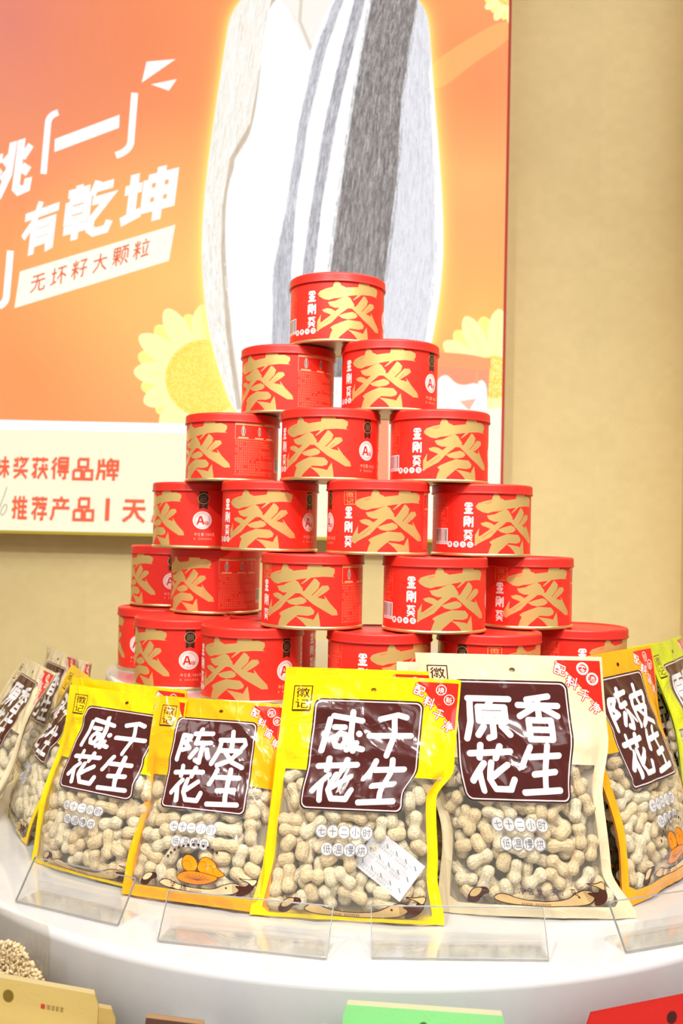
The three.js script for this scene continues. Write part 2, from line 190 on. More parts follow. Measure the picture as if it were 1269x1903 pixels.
// ---------------------------------------------------------------- back-lit poster box on the wall
{
  const ZP = 2.03, K = 1100, X0 = -0.96, X1 = 0.3185, Y0 = EYE - 0.0165, Y1 = EYE + 1.19, W = Math.round((X1 - X0) * K), H = Math.round((Y1 - Y0) * K);
  const c = canvas(W, H), x = c.getContext('2d'), s = ZP / FOCAL * K, q = 0.021;
  x.fillStyle = 'rgb(252,156,94)'; x.fillRect(0, 0, W, H);
  // artwork drawn in its own drawing units: about 931 of them to the metre, turned by the 1.2 degrees the sheet was measured at
  x.setTransform(s, -q * s, q * s, s, (-634.5 - q * 951.5) * ZP / FOCAL * K - X0 * K, (q * 634.5 - 985) * ZP / FOCAL * K + (Y1 - EYE) * K);
  const glow = (cx, cy, r, col) => { const g = x.createRadialGradient(cx, cy, 0, cx, cy, r); g.addColorStop(0, col); g.addColorStop(1, col.replace(/[\d.]+\)$/, '0)')); x.fillStyle = g; x.fillRect(cx - r, cy - r, 2 * r, 2 * r); };
  glow(20, 30, 420, 'rgba(214,122,120,0.75)'); glow(250, 60, 260, 'rgba(240,130,80,0.55)'); glow(330, 520, 330, 'rgba(255,205,120,0.85)'); glow(200, 560, 260, 'rgba(255,190,100,0.5)');
  glow(60, 700, 200, 'rgba(255,140,75,0.4)'); glow(880, 330, 260, 'rgba(255,185,110,0.8)'); glow(900, 150, 170, 'rgba(248,140,85,0.8)'); glow(890, 600, 200, 'rgba(255,200,100,0.8)');
  x.fillStyle = 'rgba(255,150,70,0.35)'; curvy(x, [[790, 120], [860, 70], [950, 20], [960, 60], [880, 110], [810, 170]], 'rgba(255,190,110,0.6)');
  // sunflowers
  const flower = (cx, cy, rp, rd, n, rot) => {
    for (let k = 0; k < 2; k++) for (let i = 0; i < n; i++) {
      const a = rot + (i + k * 0.5) * 2 * Math.PI / n, L = rp * (k ? 1 : 0.9) * (0.94 + 0.1 * Math.sin(i * 7.3)), wd = rp * 0.17, ca = Math.cos(a), sa = Math.sin(a), P = (u, v) => [cx + ca * u - sa * v, cy + sa * u + ca * v];
      curvy(x, [P(rd * 0.5, -wd * 0.5), P(L * 0.75, -wd), P(L * 1.02, 0), P(L * 0.75, wd), P(rd * 0.5, wd * 0.5)], k ? 'rgb(255,250,176)' : 'rgb(255,246,140)');
      x.strokeStyle = 'rgba(250,232,110,0.6)'; x.lineWidth = 1.2; x.beginPath(); x.moveTo(...P(rd, 0)); x.lineTo(...P(L * 0.9, 0)); x.stroke();
    }
    x.beginPath(); x.arc(cx, cy, rd, 0, 7); x.fillStyle = 'rgb(250,226,92)'; x.fill();
    const r = rng(5); for (let i = 0; i < 900; i++) { const a = i * 2.39996, d = rd * Math.sqrt(i / 900); x.fillStyle = r() < 0.5 ? 'rgba(255,250,190,0.7)' : 'rgba(226,186,60,0.55)'; x.fillRect(cx + Math.cos(a) * d, cy + Math.sin(a) * d, 2, 2); }
    x.strokeStyle = 'rgba(225,190,60,0.6)'; x.lineWidth = 3; x.setLineDash([3, 3]); x.beginPath(); x.arc(cx, cy, rd * 0.9, 0, 7); x.stroke(); x.setLineDash([]);
  };
  flower(378, 702, 150, 72, 13, 0.1); flower(918, 700, 130, 40, 12, 0.35); flower(945, -20, 60, 20, 11, 0);
  // the seeds
  const outline = [[437, -60], [405, 150], [380, 330], [371, 470], [383, 600], [408, 700], [444, 790], [640, 830], [770, 760], [808, 620], [826, 480], [823, 350], [806, 150], [792, -60]];
  x.save(); x.shadowColor = 'rgb(255,246,120)'; x.shadowBlur = 34 * s; curvy(x, outline, 'rgb(255,252,230)'); x.shadowBlur = 14 * s; curvy(x, outline, 'rgb(255,254,240)'); x.restore();
  x.save(); curvy(x, outline); x.clip();
  x.fillStyle = 'rgb(243,239,232)'; x.fillRect(340, -80, 520, 940);
  const r = rng(77);
  const streak = (edgeA, edgeB, col, n, wmax, a0, a1) => { for (let i = 0; i < n; i++) { const u = r() * 1.12 - 0.06, t0 = r(), len = 0.006 + 0.05 * r() * r(); x.strokeStyle = col; x.globalAlpha = lerp(a0, a1, r()); x.lineWidth = 0.5 + wmax * r() * 0.7; x.beginPath(); for (let k = 0; k <= 4; k++) { const t = clamp(t0 + len * k / 4, 0, 1), A = along(edgeA, t), B = along(edgeB, t); x[k ? 'lineTo' : 'moveTo'](lerp(A[0], B[0], u), lerp(A[1], B[1], u)); } x.stroke(); } x.globalAlpha = 1; };
  const along = (e, t) => { const k = clamp(t, 0, 0.9999) * (e.length - 1), i = Math.floor(k), f = k - i; return [lerp(e[i][0], e[i + 1][0], f), lerp(e[i][1], e[i + 1][1], f)]; };
  const band = (a, b, col) => poly(x, [...a, ...[...b].reverse()], col);
  // left shell
  const l0 = [[445, -60], [412, 150], [388, 330], [378, 470], [390, 600], [415, 700], [450, 790]], l1 = [[520, -60], [490, 100], [468, 230], [430, 330], [415, 470], [425, 620], [446, 780]];
  band(l0, l1, 'rgb(246,241,232)'); streak(l0, l1, 'rgb(180,160,130)', 3000, 1.2, 0.06, 0.22); streak(l0, l1, 'rgb(255,255,255)', 1500, 2.4, 0.2, 0.6);
  x.lineWidth = 9; x.strokeStyle = 'rgba(176,150,118,0.55)'; x.beginPath(); [[512, -40], [486, 120], [468, 225], [430, 290], [416, 380], [414, 480], [424, 620], [444, 760]].forEach((p, i) => x[i ? 'lineTo' : 'moveTo'](...p)); x.stroke();
  // kernel
  curvy(x, [[508, -14], [530, -4], [560, 60], [600, 140], [660, 300], [640, 640], [560, 820], [470, 800], [432, 640], [416, 470], [418, 350], [440, 290], [468, 235], [482, 130], [492, 30]], 'rgb(250,249,250)');
  const k0 = [[505, 0], [476, 230], [430, 330], [420, 500], [440, 720]], k1 = [[540, 0], [570, 150], [545, 330], [510, 500], [500, 720]];
  streak(k0, k1, 'rgb(255,255,255)', 300, 3, 0.3, 0.9); streak(k0, k1, 'rgb(205,190,165)', 900, 1.5, 0.06, 0.2);
  x.lineWidth = 6; x.strokeStyle = 'rgba(196,172,140,0.45)'; x.beginPath(); [[560, -30], [556, 30], [580, 90], [596, 110]].forEach((p, i) => x[i ? 'lineTo' : 'moveTo'](...p)); x.stroke();
  // front shell and its stripes
  const f0 = [[640, -60], [585, 60], [545, 180], [520, 330], [508, 480], [500, 640], [510, 800]], f1 = [[800, -60], [806, 150], [820, 340], [824, 480], [806, 620], [770, 760], [720, 820]];
  band(f0, f1, 'rgb(249,248,251)'); streak(f0, f1, 'rgb(255,255,255)', 500, 3, 0.3, 0.8);
  const stripe = (a, b, col, dark, n) => { band(a, b, col); streak(a, b, dark, n * 8, 1.3, 0.08, 0.34); streak(a, b, 'rgb(250,250,252)', n * 8, 1.1, 0.08, 0.34); };
  stripe([[742, -60], [742, 100], [742, 250], [724, 420], [706, 560], [696, 700]], [[800, -60], [798, 130], [806, 300], [808, 480], [792, 620], [760, 760]], 'rgb(226,225,232)', 'rgb(170,168,178)', 380);
  stripe([[700, -60], [674, 80], [655, 200], [634, 340], [614, 500], [600, 700]], [[785, -60], [764, 60], [746, 180], [738, 320], [716, 500], [692, 700]], 'rgb(132,124,122)', 'rgb(70,62,58)', 700);
  stripe([[672, -60], [636, 80], [604, 220], [578, 380], [560, 520], [552, 700]], [[690, -60], [656, 80], [624, 220], [596, 380], [580, 520], [572, 700]], 'rgb(176,174,182)', 'rgb(110,106,112)', 220);
  stripe([[634, -40], [588, 80], [556, 220], [532, 380], [508, 500], [503, 700]], [[648, -40], [606, 80], [572, 220], [548, 380], [540, 500], [538, 700]], 'rgb(190,190,198)', 'rgb(128,126,134)', 220);
  x.restore();
  // printed tin beside the seeds
  poly(x, [[700, 672], [912, 664], [905, 770], [905, 905], [698, 905]], 'rgb(250,152,112)');
  curvy(x, [[700, 660], [800, 650], [912, 662], [913, 684], [905, 690], [800, 676], [700, 682]], 'rgb(252,160,104)');
  curvy(x, [[806, 712], [828, 690], [850, 716], [880, 712], [905, 700], [905, 790], [862, 800], [806, 780]], 'rgb(255,248,240)');
  curvy(x, [[862, 745], [905, 690], [907, 780], [880, 775], [862, 795]], 'rgb(255,250,245)');
  poly(x, [[884, 688], [890, 692], [889, 712], [882, 712]], 'rgb(252,160,116)'); poly(x, [[855, 745], [885, 740], [872, 762]], 'rgb(252,186,160)');
  // award strip
  poly(x, [[-400, 771], [700, 794], [700, 1040], [-400, 1040]], 'rgb(247,240,208)'); poly(x, [[-400, 771], [700, 794], [700, 812], [-400, 789]], 'rgb(255,255,255)');
  poly(x, [[722, 768], [960, 756], [960, 1040], [722, 1040]], 'rgb(252,247,226)');
  const red = 'rgb(238,96,58)', row = (txt, spots, y, h) => txt.split('').forEach((ch, i) => glyph(x, ch, spots[i][0], y + spots[i][0] * 0.025, spots[i][1], spots[i][1] * 0.025, -h * 0.05, h, 13, red));
  row('味奖获得品牌', [[-12, 30], [24, 29], [58, 32], [95, 34], [135, 39], [180, 41]], 846, 43);
  row('推荐产品', [[22, 30], [58, 31], [94, 38], [136, 40]], 919, 46); row('天府', [[226, 48], [284, 46]], 916, 50);
  poly(x, [[196, 926], [204, 926], [202, 968], [194, 968]], red);
  x.strokeStyle = 'rgba(150,140,110,0.8)'; x.lineWidth = 1.6; x.beginPath(); x.moveTo(12, 905); x.bezierCurveTo(6, 925, -4, 950, -10, 962); x.moveTo(8, 938); x.bezierCurveTo(-2, 948, 0, 962, 6, 956); x.bezierCurveTo(14, 946, 14, 934, 8, 938); x.stroke();
  // slogan
  const wh = 'rgb(255,255,255)', word = (ch, px, py, ax, ay, bx, by, w = 15) => glyph(x, ch, px, py, ax, ay, bx, by, w, wh);
  word('桃', -34, 268, 96, -29, -14, 116); word('有', 42, 378, 72, -26, -12, 106); word('乾', 122, 344, 92, -26, -12, 108); word('坤', 230, 318, 100, -26, -13, 108, 17);
  poly(x, [[98, 253], [219, 207], [218, 232], [97, 278]], wh);
  const bar = (pts, w) => { x.strokeStyle = wh; x.lineWidth = w; x.lineJoin = 'round'; x.lineCap = 'butt'; x.beginPath(); x.moveTo(...pts[0]); x.lineTo(...pts[1]); x.quadraticCurveTo(...pts[2], ...pts[3]); x.stroke(); };
  bar([[77, 319], [85, 224], [86, 208], [104, 203]], 12); bar([[247, 166], [240, 260], [237, 276], [212, 284]], 13); bar([[16, 463], [9, 550], [7, 562], [-4, 567]], 13);
  poly(x, [[269, 107], [324, 102], [260, 147]], wh); poly(x, [[277, 150], [326, 140], [311, 162]], wh);
  poly(x, [[34, 502], [324, 414], [312, 482], [24, 571]], 'rgb(255,250,232)');
  '无坏籽大颗粒'.split('').forEach((ch, i) => glyph(x, ch, 55 + i * 38.5, 508 - i * 12.4, 30, -9.5, -4, 38, 8, 'rgb(226,92,44)'));
  const t = tex(c);
  const g = thing('lightbox_poster', 'back-lit orange poster with giant sunflower seeds on the beige wall', 'poster');
  g.position.set((X0 + X1) / 2, Y0, ZB);
  const w = X1 - X0, h = Y1 - Y0, d = 0.068;
  part('box_frame', mergeGeometries([box(-w / 2, w / 2, 0, h, 0.001, d - 0.012), box(-w / 2 + 0.004, w / 2 - 0.004, 0.003, h - 0.003, d - 0.012, d - 0.002)]), mat({ color: 0xc9a63f, roughness: 0.45 }), g);
  const face = new THREE.PlaneGeometry(w, h).translate(0, h / 2, d);
  part('printed_fabric', face, mat({ color: 0x1c1c1c, roughness: 0.7, emissive: 0xffffff, emissiveMap: t, emissiveIntensity: 1.09 }), g);
  part('red_side_edge', box(w / 2 - 0.004, w / 2 + 0.0015, 0, h, d - 0.02, d + 0.0005), mat({ color: 0xb8281a, roughness: 0.6 }), g);
  part('gold_lower_edge', box(-w / 2, w / 2, -0.004, 0.002, d - 0.03, d + 0.001), mat({ color: 0xb9a227, roughness: 0.5 }), g);
  const l = new THREE.RectAreaLight(0xffd9ae, 0.35, w, h); l.name = 'poster_glow'; l.position.set(0, h / 2, d + 0.004); l.rotation.y = Math.PI; g.add(l);
}

// ---------------------------------------------------------------- round display stand
const CX = 0.045, SHELF = EYE - 0.371, PLINTH = EYE - 0.186, LOWER = 0.765;
const whiteGloss = mat({ map: plaster(41, [200, 200, 202], 3), roughness: 0.26, clearcoat: 1, clearcoatRoughness: 0.08 });
{
  const disc = (R, y0, y1, r, cz, name, partName, label) => {
    const g = thing(name, label, 'display stand'); g.position.set(CX, y0, cz);
    const h = y1 - y0, p = [new THREE.Vector2(0, 0), new THREE.Vector2(R, 0)];
    for (let i = 0; i <= 8; i++) { const a = i / 8 * Math.PI / 2; p.push(new THREE.Vector2(R - r + r * Math.cos(a), h - r + r * Math.sin(a))); }
    p.push(new THREE.Vector2(0, h));
    part(partName, new THREE.LatheGeometry(p, 160), whiteGloss, g);
  };
  disc(0.72, 0.0, LOWER, 0.012, -1.365, 'display_plinth', 'drum', 'wide white drum at the bottom of the round stand');
  disc(0.521, LOWER + 0.0003, SHELF, 0.008, -1.365, 'display_tier', 'drum', 'round white tier with the peanut bags standing on it');
  disc(0.352, SHELF + 0.0003, PLINTH, 0.006, -1.392, 'tin_plinth', 'drum', 'low round white plinth under the red tins');
}

// ---------------------------------------------------------------- red tins
const TIN_R = 0.0555, TIN_H = 0.0798, LID_R = 0.0575;
const tinMat = (() => {
  const W = 2048, H = 416, D = W / 360, c = canvas(W, H), x = c.getContext('2d'), m = canvas(W, H), y = m.getContext('2d');
  x.fillStyle = 'rgb(233,40,26)'; x.fillRect(0, 0, W, H);
  y.fillStyle = 'rgb(0,120,0)'; y.fillRect(0, 0, W, H);                                      // green: roughness, blue: metal
  x.strokeStyle = 'rgba(236,62,44,0.5)'; x.lineWidth = 1.4;
  for (let i = 0; i < 26; i++) for (let j = 0; j < 6; j++) for (let k = 1; k < 4; k++) { x.beginPath(); x.arc(i * 80 + (j % 2) * 40, j * 80, k * 12, Math.PI, 2 * Math.PI); x.stroke(); }
  const both = (f, col, rough = 95, metal = 190) => { f(x, col); f(y, `rgb(0,${rough},${metal})`); };
  const gold = 'rgb(236,200,126)', brush = [
    [[420, 305], [450, 262], [520, 235], [605, 213], [612, 180], [632, 132], [652, 128], [690, 150], [706, 190], [742, 204], [760, 218], [800, 212], [910, 195], [918, 135], [1040, 130], [1052, 158], [1100, 155], [1140, 185], [1142, 228], [1130, 276], [1150, 292], [1060, 285], [985, 295], [950, 300], [900, 350], [862, 382], [850, 378], [900, 320], [905, 308], [800, 330], [760, 340], [690, 362], [620, 370], [560, 392], [500, 380], [440, 340]],
    [[690, 375], [735, 352], [780, 334], [820, 358], [842, 400], [868, 440], [872, 474], [886, 470], [940, 380], [980, 308], [1002, 320], [1032, 368], [1020, 430], [958, 522], [966, 526], [1050, 400], [1096, 398], [1108, 440], [1082, 480], [1010, 550], [1075, 572], [1068, 520], [1112, 620], [1160, 720], [1166, 776], [1128, 776], [980, 640], [900, 560], [842, 502], [792, 500], [690, 592], [600, 702], [456, 792], [430, 820], [398, 802], [384, 760], [440, 640], [466, 584], [460, 690], [472, 696], [592, 596], [560, 580], [500, 556], [478, 524], [540, 504], [590, 514], [640, 546], [692, 498], [630, 500], [574, 472], [548, 425], [562, 418], [640, 404]],
    [[678, 604], [760, 570], [850, 544], [896, 568], [912, 602], [880, 632], [850, 640], [790, 652], [720, 638]],
    [[583, 770], [620, 740], [720, 690], [800, 658], [880, 664], [950, 668], [988, 720], [980, 762], [930, 782], [820, 776], [780, 812], [700, 892], [680, 925], [570, 925], [590, 850], [610, 800]],
    [[796, 794], [870, 804], [950, 820], [980, 832], [1000, 780], [1022, 732], [1036, 850], [1042, 928], [920, 928], [880, 870], [840, 830]]];
  const start = Math.asin((420 - 637) / 592) * 180 / Math.PI;
  const big = (deg0) => {
    const P = ([px, py]) => [(Math.asin(clamp((px - 637) / 592, -1, 1)) * 180 / Math.PI - start + deg0) * D, (py - 122) / 800 * H];
    for (const b of brush) both((k, col) => poly(k, b.map(P), col), gold, 104, 165);
    x.strokeStyle = 'rgb(233,40,26)'; y.strokeStyle = 'rgb(0,120,0)';                        // dry-brush gaps
    for (const k of [x, y]) { k.lineWidth = 2.2; for (const [a, b, e, f] of [[520, 262, 604, 232], [545, 270, 600, 248], [500, 716, 615, 622], [1130, 282, 1150, 290], [690, 640, 735, 690], [1000, 540, 1045, 470], [860, 462, 880, 440]]) { k.beginPath(); k.moveTo(...P([a, b])); k.lineTo(...P([e, f])); k.stroke(); } }
  };
  big(0); big(151);
  const white = 'rgb(246,240,238)', col = (txt, deg, w, y0, h, step) => txt.split('').forEach((ch, i) => both((k, cc) => glyph(k, ch, deg * D, y0 + i * step, w * D, 0, 0, h, ch === '葵' ? 12.5 : 16.5, cc), white, 130, 0));
  col('金刚葵', 346.5, 11.5, 68, 78, 92); col('金刚葵', 138, 10.5, 118, 78, 96);
  '原香大瓜子'.split('').forEach((ch, i) => { const cx = (329 + i * 8.6) * D, cy = 356; both((k, cc) => { k.beginPath(); k.arc(cx, cy, 21, 0, 7); k.fillStyle = cc; k.fill(); }, white, 130, 0); glyph(x, ch, cx - 12, cy - 13, 24, 0, 0, 26, 9, 'rgb(90,40,30)'); });
  // seal of the second face
  both((k, cc) => { k.strokeStyle = cc; k.lineWidth = 4; k.strokeRect(137 * D, 16, 15 * D, 88); glyph(k, '徽', 139.5 * D, 20, 10 * D, 0, 0, 40, 8, cc); glyph(k, '记', 139.5 * D, 63, 10 * D, 0, 0, 38, 9, cc); }, 'rgb(236,196,120)', 100, 160);
  // ribbon badge and grade seal
  const bx = 108 * D;
  poly(x, [[bx - 30, 6], [bx + 30, 6], [bx + 30, 142], [bx, 128], [bx - 30, 142]], 'rgb(44,18,14)');
  both((k, cc) => { k.beginPath(); k.arc(bx, 62, 39, 0, 7); k.strokeStyle = cc; k.lineWidth = 4; k.stroke(); }, 'rgb(214,178,110)', 100, 160);
  x.beginPath(); x.arc(bx, 62, 36, 0, 7); x.fillStyle = 'rgb(40,16,12)'; x.fill(); fineprint(x, bx - 22, 42, 46, 3, 11, 'rgb(206,172,104)', 9); fineprint(x, bx - 10, 112, 20, 1, 8, 'rgb(206,172,104)', 19);
  both((k, cc) => { k.beginPath(); k.arc(bx - 6, 224, 67, 0, 7); k.fillStyle = cc; k.fill(); }, 'rgb(240,226,222)', 130, 0);
  x.strokeStyle = 'rgb(206,150,146)'; x.lineWidth = 7; x.setLineDash([5, 4]); x.beginPath(); x.arc(bx - 6, 224, 56, 0, 7); x.stroke(); x.setLineDash([]);
  x.strokeStyle = 'rgb(190,60,50)'; x.lineWidth = 1.5; x.beginPath(); x.arc(bx - 6, 224, 48, 0, 7); x.stroke();
  x.fillStyle = 'rgb(206,24,16)'; x.font = 'bold 88px sans-serif'; x.textAlign = 'left'; x.fillText('A', bx - 47, 256); glyph(x, '级', bx + 10, 230, 28, 0, 0, 28, 12, 'rgb(206,24,16)');
  const small = 'rgb(246,190,160)';
  '净含量'.split('').forEach((ch, i) => glyph(x, ch, bx - 64 + i * 25, 318, 22, 0, 0, 24, 8, small)); x.fillStyle = small; x.font = '25px sans-serif'; x.fillText(':180', bx + 12, 340); glyph(x, '克', bx + 62, 318, 22, 0, 0, 24, 8, small);
  fineprint(x, bx - 64, 356, 150, 1, 15, small, 29);
  // size chart and fine print
  const sx = 241 * D, sw = 58 * D; x.strokeStyle = 'rgb(240,180,120)'; x.lineWidth = 2.5; x.strokeRect(sx, 10, sw, 118); x.fillStyle = 'rgb(236,190,120)'; x.fillRect(sx, 10, sw, 16); fineprint(x, sx + 70, 12, 200, 1, 11, 'rgb(150,40,24)', 39);
  [[0.17, 76, 34], [0.54, 68, 29], [0.84, 58, 24]].forEach(([u, hh, ww], i) => {
    const cx = sx + sw * u, cy = 70;
    x.save(); x.beginPath(); x.moveTo(cx, cy - hh / 2); x.bezierCurveTo(cx + ww * 0.5, cy - hh * 0.25, cx + ww * 0.55, cy + hh * 0.3, cx, cy + hh / 2); x.bezierCurveTo(cx - ww * 0.55, cy + hh * 0.3, cx - ww * 0.5, cy - hh * 0.25, cx, cy - hh / 2); x.fillStyle = ['rgb(96,84,84)', 'rgb(66,50,46)', 'rgb(46,26,22)'][i]; x.fill(); x.lineWidth = 3; x.strokeStyle = 'rgb(226,190,150)'; x.stroke(); x.clip();
    x.strokeStyle = 'rgb(225,220,220)'; x.lineWidth = 3; for (const o of [-5, 4]) { x.beginPath(); x.moveTo(cx + o * 0.4, cy - hh / 2); x.lineTo(cx + o, cy + hh / 2); x.stroke(); } x.restore();
    x.fillStyle = 'rgb(240,180,130)'; x.fillRect(cx - 36, 114, 72, 10);
  });
  fineprint(x, sx, 138, sw, 14, 14, 'rgb(240,150,110)', 49, 1.32);
  // information panel and barcode
  const ix = 303 * D, iw = 22 * D; x.strokeStyle = 'rgb(238,120,80)'; x.lineWidth = 2; x.strokeRect(ix, 20, iw, 60); x.strokeRect(ix, 90, iw, 110); fineprint(x, ix + 6, 28, iw - 12, 3, 13, 'rgb(240,140,96)', 59); fineprint(x, ix + 6, 98, iw - 12, 5, 14, 'rgb(240,140,96)', 69); fineprint(x, ix, 208, iw, 2, 12, 'rgb(240,140,96)', 79);
  both((k, cc) => { k.fillStyle = cc; k.fillRect(ix - 4, 246, iw + 8, 112); }, 'rgb(238,232,230)', 130, 0);
  const br = rng(3); x.fillStyle = 'rgb(50,34,34)'; for (let p = ix + 4; p < ix + iw - 4;) { const w = 2 + 5 * br(); x.fillRect(p, 252, w, 86); p += w + 2 + 6 * br(); } fineprint(x, ix + 8, 342, iw - 16, 1, 11, 'rgb(60,40,40)', 89);
  const ct = tex(c), mt = tex(m, false); for (const t of [ct, mt]) { t.wrapS = THREE.RepeatWrapping; }
  return mat({ map: ct, roughness: 1, roughnessMap: mt, metalness: 1, metalnessMap: mt, clearcoat: 0.12, clearcoatRoughness: 0.25 });
})();
const lidMat = mat({ color: 0xd8281d, roughness: 0.42 }), rimMat = mat({ color: 0xe6cf94, metalness: 0.85, roughness: 0.28 }), tinBase = mat({ color: 0xb9a98a, metalness: 0.7, roughness: 0.4 });
const tinProto = new THREE.Group();
{
  const V = (a, b) => new THREE.Vector2(a, b);
  part('label_body', new THREE.CylinderGeometry(TIN_R, TIN_R, 0.0665, 96, 1, true).translate(0, 0.0035 + 0.03325, 0), tinMat, tinProto);
  part('bottom_rim', new THREE.LatheGeometry([V(TIN_R - 0.002, 0.0012), V(TIN_R + 0.0002, 0), V(TIN_R + 0.0010, 0.0006), V(TIN_R + 0.0013, 0.0018), V(TIN_R + 0.0010, 0.0030), V(TIN_R - 0.0002, 0.0037)], 96), rimMat, tinProto);
  part('base_disc', new THREE.CircleGeometry(TIN_R - 0.001, 64).rotateX(Math.PI / 2).translate(0, 0.0014, 0), tinBase, tinProto);
  const y0 = 0.0688, y1 = TIN_H;
  part('lid', new THREE.LatheGeometry([V(TIN_R - 0.0004, y0 + 0.0004), V(LID_R - 0.0002, y0), V(LID_R, y0 + 0.0006), V(LID_R, y0 + 0.0016), V(LID_R - 0.0006, y0 + 0.0022), V(LID_R - 0.0006, y1 - 0.0026), V(LID_R - 0.0010, y1 - 0.0010), V(LID_R - 0.0022, y1 - 0.0001), V(LID_R - 0.0034, y1), V(LID_R - 0.0046, y1 - 0.0005), V(LID_R - 0.0056, y1 - 0.0017), V(0.030, y1 - 0.0017), V(0.029, y1 - 0.0013), V(0, y1 - 0.0013)], 96), lidMat, tinProto);
}
// [row, x, depth, label angle that faces the viewer, what tells this tin apart]
const TINS = [
  [1, -0.0102, 1.214, 24, 'red and gold seed tin alone at the top of the pyramid'],
  [2, -0.0680, 1.234, 229, 'red tin with small-print panel, left one of the second tier from the top'],
  [2, 0.0528, 1.1875, 49, 'red tin with black ribbon badge, right one of the second tier from the top'],
  [3, -0.1340, 1.240, 238, 'red tin with small-print panel, leftmost of the three in the third tier'],
  [3, -0.0145, 1.168, 60, 'red tin with ribbon badge and A seal, middle one of the third tier'],
  [3, 0.1095, 1.162, 18, 'red tin with barcode at its left side, rightmost of the third tier'],
  [4, -0.1790, 1.280, 102, 'red tin with badge and A seal in the middle, leftmost of the fourth tier'],
  [4, -0.0840, 1.200, 53, 'red tin with gold brush character, second from the left in the fourth tier'],
  [4, 0.0400, 1.132, 177, 'red tin with gold seal box over white characters, third in the fourth tier'],
  [4, 0.1600, 1.168, 7, 'red tin with barcode, rightmost of the fourth tier, against the beige wall'],
  [5, -0.2290, 1.400, 108, 'partly hidden red tin, leftmost of the fifth tier'],
  [5, -0.1580, 1.300, 237, 'red tin with size chart and small print, second in the fifth tier'],
  [5, -0.0305, 1.132, 206, 'red tin with gold brush character, middle one of the fifth tier'],
  [5, 0.1030, 1.115, 18, 'red tin with barcode and white characters, fourth in the fifth tier'],
  [5, 0.2130, 1.190, 171, 'red tin with gold seal box, rightmost of the fifth tier'],
  [6, -0.2360, 1.360, 140, 'mostly hidden red tin at the far left edge of the bottom tier'],
  [6, -0.1860, 1.220, 99, 'red tin with A seal on the white plinth, left in the bottom tier'],
  [6, -0.0960, 1.138, 66, 'red tin with gold character behind the left orange bag, bottom tier'],
  [6, -0.0840, 1.275, 288, 'red tin seen as a narrow strip in the gap of the bottom tier'],
  [6, 0.0440, 1.109, 10, 'red tin behind the central yellow bag, bottom tier'],
  [6, 0.1640, 1.120, 138, 'red tin with ribbon badge and gold seal behind the cream bag, bottom tier'],
  [6, 0.2800, 1.200, -13, 'red tin with its lid top in view, rightmost of the bottom tier'],
];
for (const [row, x, D, face, label] of TINS) {
  const g = tinProto.clone(); g.name = numbered('seed_tin'); g.userData = { label, category: 'tin', group: 'red seed tins in the pyramid' };
  g.position.set(x, PLINTH + (6 - row) * 0.08, -D); g.rotation.y = Math.atan2(-x, D) - face * Math.PI / 180; scene.add(g);
}

// ---------------------------------------------------------------- bags
const KINDS = {
  yellow: { base: 'rgb(247,206,6)', back: 0xe8c408, title: '咸干', tag: '焕新', line: '配料干净', hang: 'yellow' },
  orange: { base: 'rgb(250,170,14)', back: 0xea9a10, title: '陈皮', tag: '陈皮', line: '配料简单', hang: 'orange' },
  cream: { base: 'rgb(230,212,174)', back: 0xd9c49a, title: '原香', tag: '零添', line: '配料干净', hang: 'cream' },
  lime: { base: 'rgb(206,214,30)', back: 0xb9c01c, title: '原香', tag: '焕新', line: '配料干净', hang: 'lime' },
};
const BW = 832, BH = 1088;
const crinkle = (() => {                                                                    // fine creases of the film
  const n = 512, c = canvas(n, n), x = c.getContext('2d'), im = x.createImageData(n, n), a = noiseField(101), b = noiseField(102), e = noiseField(103);
  for (let j = 0; j < n; j++) for (let i = 0; i < n; i++) {
    const u = i / n * 64, v = j / n * 64, wx = (a(u / 8, v / 8) - 0.5) * 9, wy = (b(u / 8, v / 8) - 0.5) * 9;
    const ridge = (f, d) => 1 - Math.abs(2 * f((u + wx) / d, (v + wy) / d) - 1);
    const h = 0.55 * Math.pow(ridge(a, 8), 3) + 0.3 * Math.pow(ridge(b, 4), 3) + 0.15 * e(u / 2, v / 2), o = (j * n + i) * 4;
    im.data[o] = im.data[o + 1] = im.data[o + 2] = clamp(h * 255, 0, 255); im.data[o + 3] = 255;
  }
  x.putImageData(im, 0, 0); const t = tex(c, false); t.wrapS = t.wrapT = THREE.RepeatWrapping; return t;
})();
